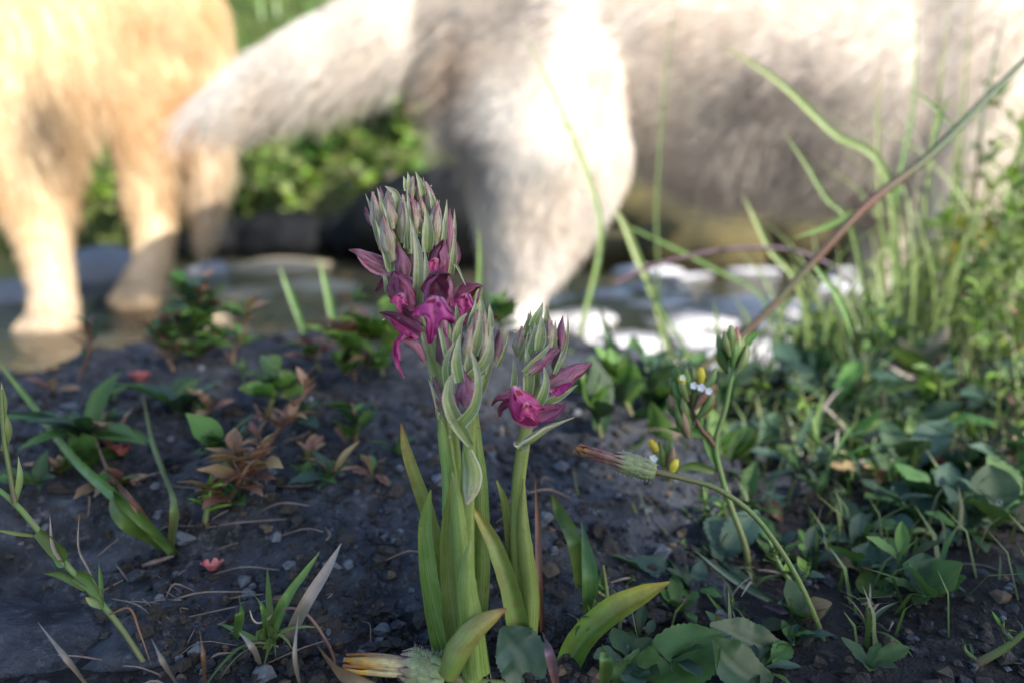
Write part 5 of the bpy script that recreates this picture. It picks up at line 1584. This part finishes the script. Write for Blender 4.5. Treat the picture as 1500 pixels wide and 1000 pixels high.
for i in range(9000):
    y = 2.45 + 3.2 * q.random() ** 1.6
    x = q.uniform(-1.1, 1.0) * y * .95
    z = far_z(x, y)
    if z < -0.02:
        continue
    h = q.uniform(.06, .20)
    a = q.uniform(0, 6.28); l_ = q.uniform(.2, .7) * h
    w_ = q.uniform(.003, .007)
    p0 = Vector((x, y, z - .01)); p1 = p0 + Vector((math.cos(a) * l_ * .3, math.sin(a) * l_ * .3, h * .65)); p2 = p0 + Vector((math.cos(a) * l_, math.sin(a) * l_, h))
    s = Vector((-math.sin(a), math.cos(a), 0)) * w_
    kk = [p0 - s, p0 + s, p1 + s * .8, p1 - s * .8, p2]
    geos.append((kk, [(0, 1, 2, 3), (3, 2, 4)], [(0, 0), (1, 0), (1, .6), (0, .6), (.5, 1)]))
tag(obj('bank_grass', join(geos), M['grass']), 'green grass covering the far bank', 'grass', kind='stuff')

# ------------------------------------------------------------------ gravel, straw and fine grass on the near ground
rr = random.Random(77)
def crumb(x, y, z, s_):
    """an angular five- or six-sided crumb"""
    m_ = rr.randint(4, 6)
    V = [Vector((x, y, z - s_ * .4))]
    for k, (h, f_) in enumerate(((.0, 1.0), (.55, .75))):
        for j in range(m_):
            a = 6.283 * (j + .4 * k + rr.uniform(-.2, .2)) / m_
            r_ = s_ * f_ * rr.uniform(.65, 1.25)
            V.append(Vector((x + math.cos(a) * r_, y + math.sin(a) * r_, z + s_ * (h + rr.uniform(-.2, .2)))))
    V.append(Vector((x + rr.uniform(-.3, .3) * s_, y + rr.uniform(-.3, .3) * s_, z + s_ * rr.uniform(.75, 1.0))))
    F = []
    for j in range(m_):
        j2 = (j + 1) % m_
        F += [(0, 1 + j2, 1 + j), (1 + j, 1 + j2, 1 + m_ + j2, 1 + m_ + j), (1 + m_ + j, 1 + m_ + j2, len(V) - 1)]
    return V, F, [(0, 0)] * len(V)
sets = {'soil': [], 'basalt': [], 'grit_grey': [], 'grit_tan': []}
for i in range(15000):
    if i < 9500:
        px, py = rr.uniform(-30, 1530), 1015 - 330 * rr.random() ** 1.4
        if px > 900 and rr.random() < .55:
            continue
        y = 0.105 + 0.16 * rr.random() ** 1.5
        x = (px - 750) / FPX * (y + .02)
    else:
        x = rr.uniform(-0.34, 0.10); y = rr.uniform(0.16, 0.44)
        if rr.random() < .5:
            continue
    if mnoise.noise(Vector((x * 38, y * 38, 3.0))) + rr.uniform(-.5, .5) < -.12:
        continue
    z = SURF(x, y)
    if z < -.03:
        continue
    s_ = min(.0032, .00035 + abs(rr.gauss(0, .0007)) + (abs(rr.gauss(0, .0012)) if rr.random() < .15 else 0))
    k = rr.random()
    sets['soil' if k < .50 else 'basalt' if k < .86 else 'grit_grey' if k < .95 else 'grit_tan'].append(crumb(x, y, z + s_ * .1, s_))
for key, nm_, lab in (('soil', 'soil_crumbs', 'dark crumbs of soil scattered over the near ground'), ('basalt', 'gravel', 'fine dark gravel strewn over the boulder and soil'),
                      ('grit_grey', 'pale_grit', 'scattered pale grey grit on the near ground'), ('grit_tan', 'tan_grit', 'scattered tan grit on the near ground')):
    V_, F_, _u = join(sets[key])
    tag(link(nm_, raw_mesh(nm_, V_, F_, smooth=False), M[key]), lab, 'gravel', kind='stuff')
geos = []
for i in range(520):
    x = rr.uniform(-0.26, 0.40); y = rr.uniform(0.10, 0.46)
    if x < 0.03 and y > 0.19 and rr.random() < 0.6:
        continue
    a = rr.uniform(0, 6.283); L = rr.uniform(0.004, 0.020) * (.5 + 2 * y)
    z0 = SURF(x, y); x2, y2 = x + math.cos(a) * L, y + math.sin(a) * L * .6
    z2 = SURF(x2, y2)
    w_ = rr.uniform(.00008, .0003) * (2.2 if rr.random() < .12 else 1)
    p1 = ((x + x2) / 2 + rr.uniform(-1, 1) * L * .15, (y + y2) / 2 + rr.uniform(-1, 1) * L * .15, (z0 + z2) / 2 + rr.uniform(.0005, .004))
    geos.append(tube([(x, y, z0 + .0006), p1, (x2, y2, z2 + rr.uniform(.0005, .003))], [w_, w_ * 1.2, w_ * .4], 7, 5))
for i in range(34):
    px, py = rr.gauss(270, 90), rr.gauss(880, 90)
    if not (20 < px < 600 and 700 < py < 1010):
        continue
    b_ = surf_at(px, py)
    a = rr.gauss(1.0, 1.3); L = rr.uniform(.008, .022); w_ = rr.uniform(.00010, .00028)
    e_ = b_ + Vector((math.cos(a) * L, math.sin(a) * L * .5, rr.uniform(.000, .005)))
    m_ = b_.lerp(e_, .5) + Vector((rr.uniform(-.12, .12) * L, 0, rr.uniform(.02, .12) * L))
    geos.append(tube([b_ + Vector((0, 0, .0004)), m_, e_], [w_ * 1.2, w_, w_ * .5], 8, 5))
tag(obj('dry_litter', join(geos), M['litter']), 'dead stalks littering the soil between the herbs', 'litter', kind='stuff')
geos = []
for i in range(3600):
    x = rr.uniform(0.02, 0.50); y = rr.uniform(0.13, 0.56)
    if x < .08 and y < .22 and rr.random() < .6:
        continue
    z = terrain(x, y)
    if z < -.06:
        continue
    h = rr.uniform(.006, .022) * (.5 + 2.2 * y) * (1.6 if x > .2 and rr.random() < .3 else 1) * (.55 if x < .2 and y > .27 else 1); a = rr.uniform(0, 6.28); l_ = h * rr.uniform(.2, 1.1); w_ = rr.uniform(.0003, .0008)
    p0 = Vector((x, y, z)); p1 = p0 + Vector((math.cos(a) * l_ * .35, math.sin(a) * l_ * .35, h * .7)); p2 = p0 + Vector((math.cos(a) * l_, math.sin(a) * l_, h))
    sd = Vector((-math.sin(a), math.cos(a), 0)) * w_
    geos.append(([p0 - sd, p0 + sd, p1 + sd * .8, p1 - sd * .8, p2], [(0, 1, 2, 3), (3, 2, 4)], [(0, 0), (1, 0), (1, .6), (0, .6), (.5, 1)]))
tag(obj('fine_grass', join(geos), M['grass_mix']), 'fine short grass between the herbs on the right', 'grass', kind='stuff')

geos = []
for i in range(420):
    x = rr.uniform(0.13, 0.42); y = rr.uniform(0.34, 0.52)
    if x / y < .44 + rr.uniform(-.12, .12):
        continue
    z = SURF(x, y)
    h = rr.uniform(.04, .15) * (.6 if x / y < .6 else 1); a = rr.uniform(0, 6.28); l_ = h * rr.uniform(.1, .7); w_ = rr.uniform(.0004, .0011)
    p0 = Vector((x, y, z)); p3 = p0 + Vector((math.cos(a) * l_, math.sin(a) * l_, h))
    p1 = p0 + Vector((math.cos(a) * l_ * .2, math.sin(a) * l_ * .2, h * .45)); p2 = p0 + Vector((math.cos(a) * l_ * .55, math.sin(a) * l_ * .55, h * .8))
    geos.append(petal([p0, p1, p2, p3], [w_, w_, w_ * .8, w_ * .1], .7, None, n=8, m=2))
tag(obj('tall_grass', join(geos), M['grass_y']), 'tall fine sunlit grass rising through the thicket at the right', 'grass', kind='stuff')
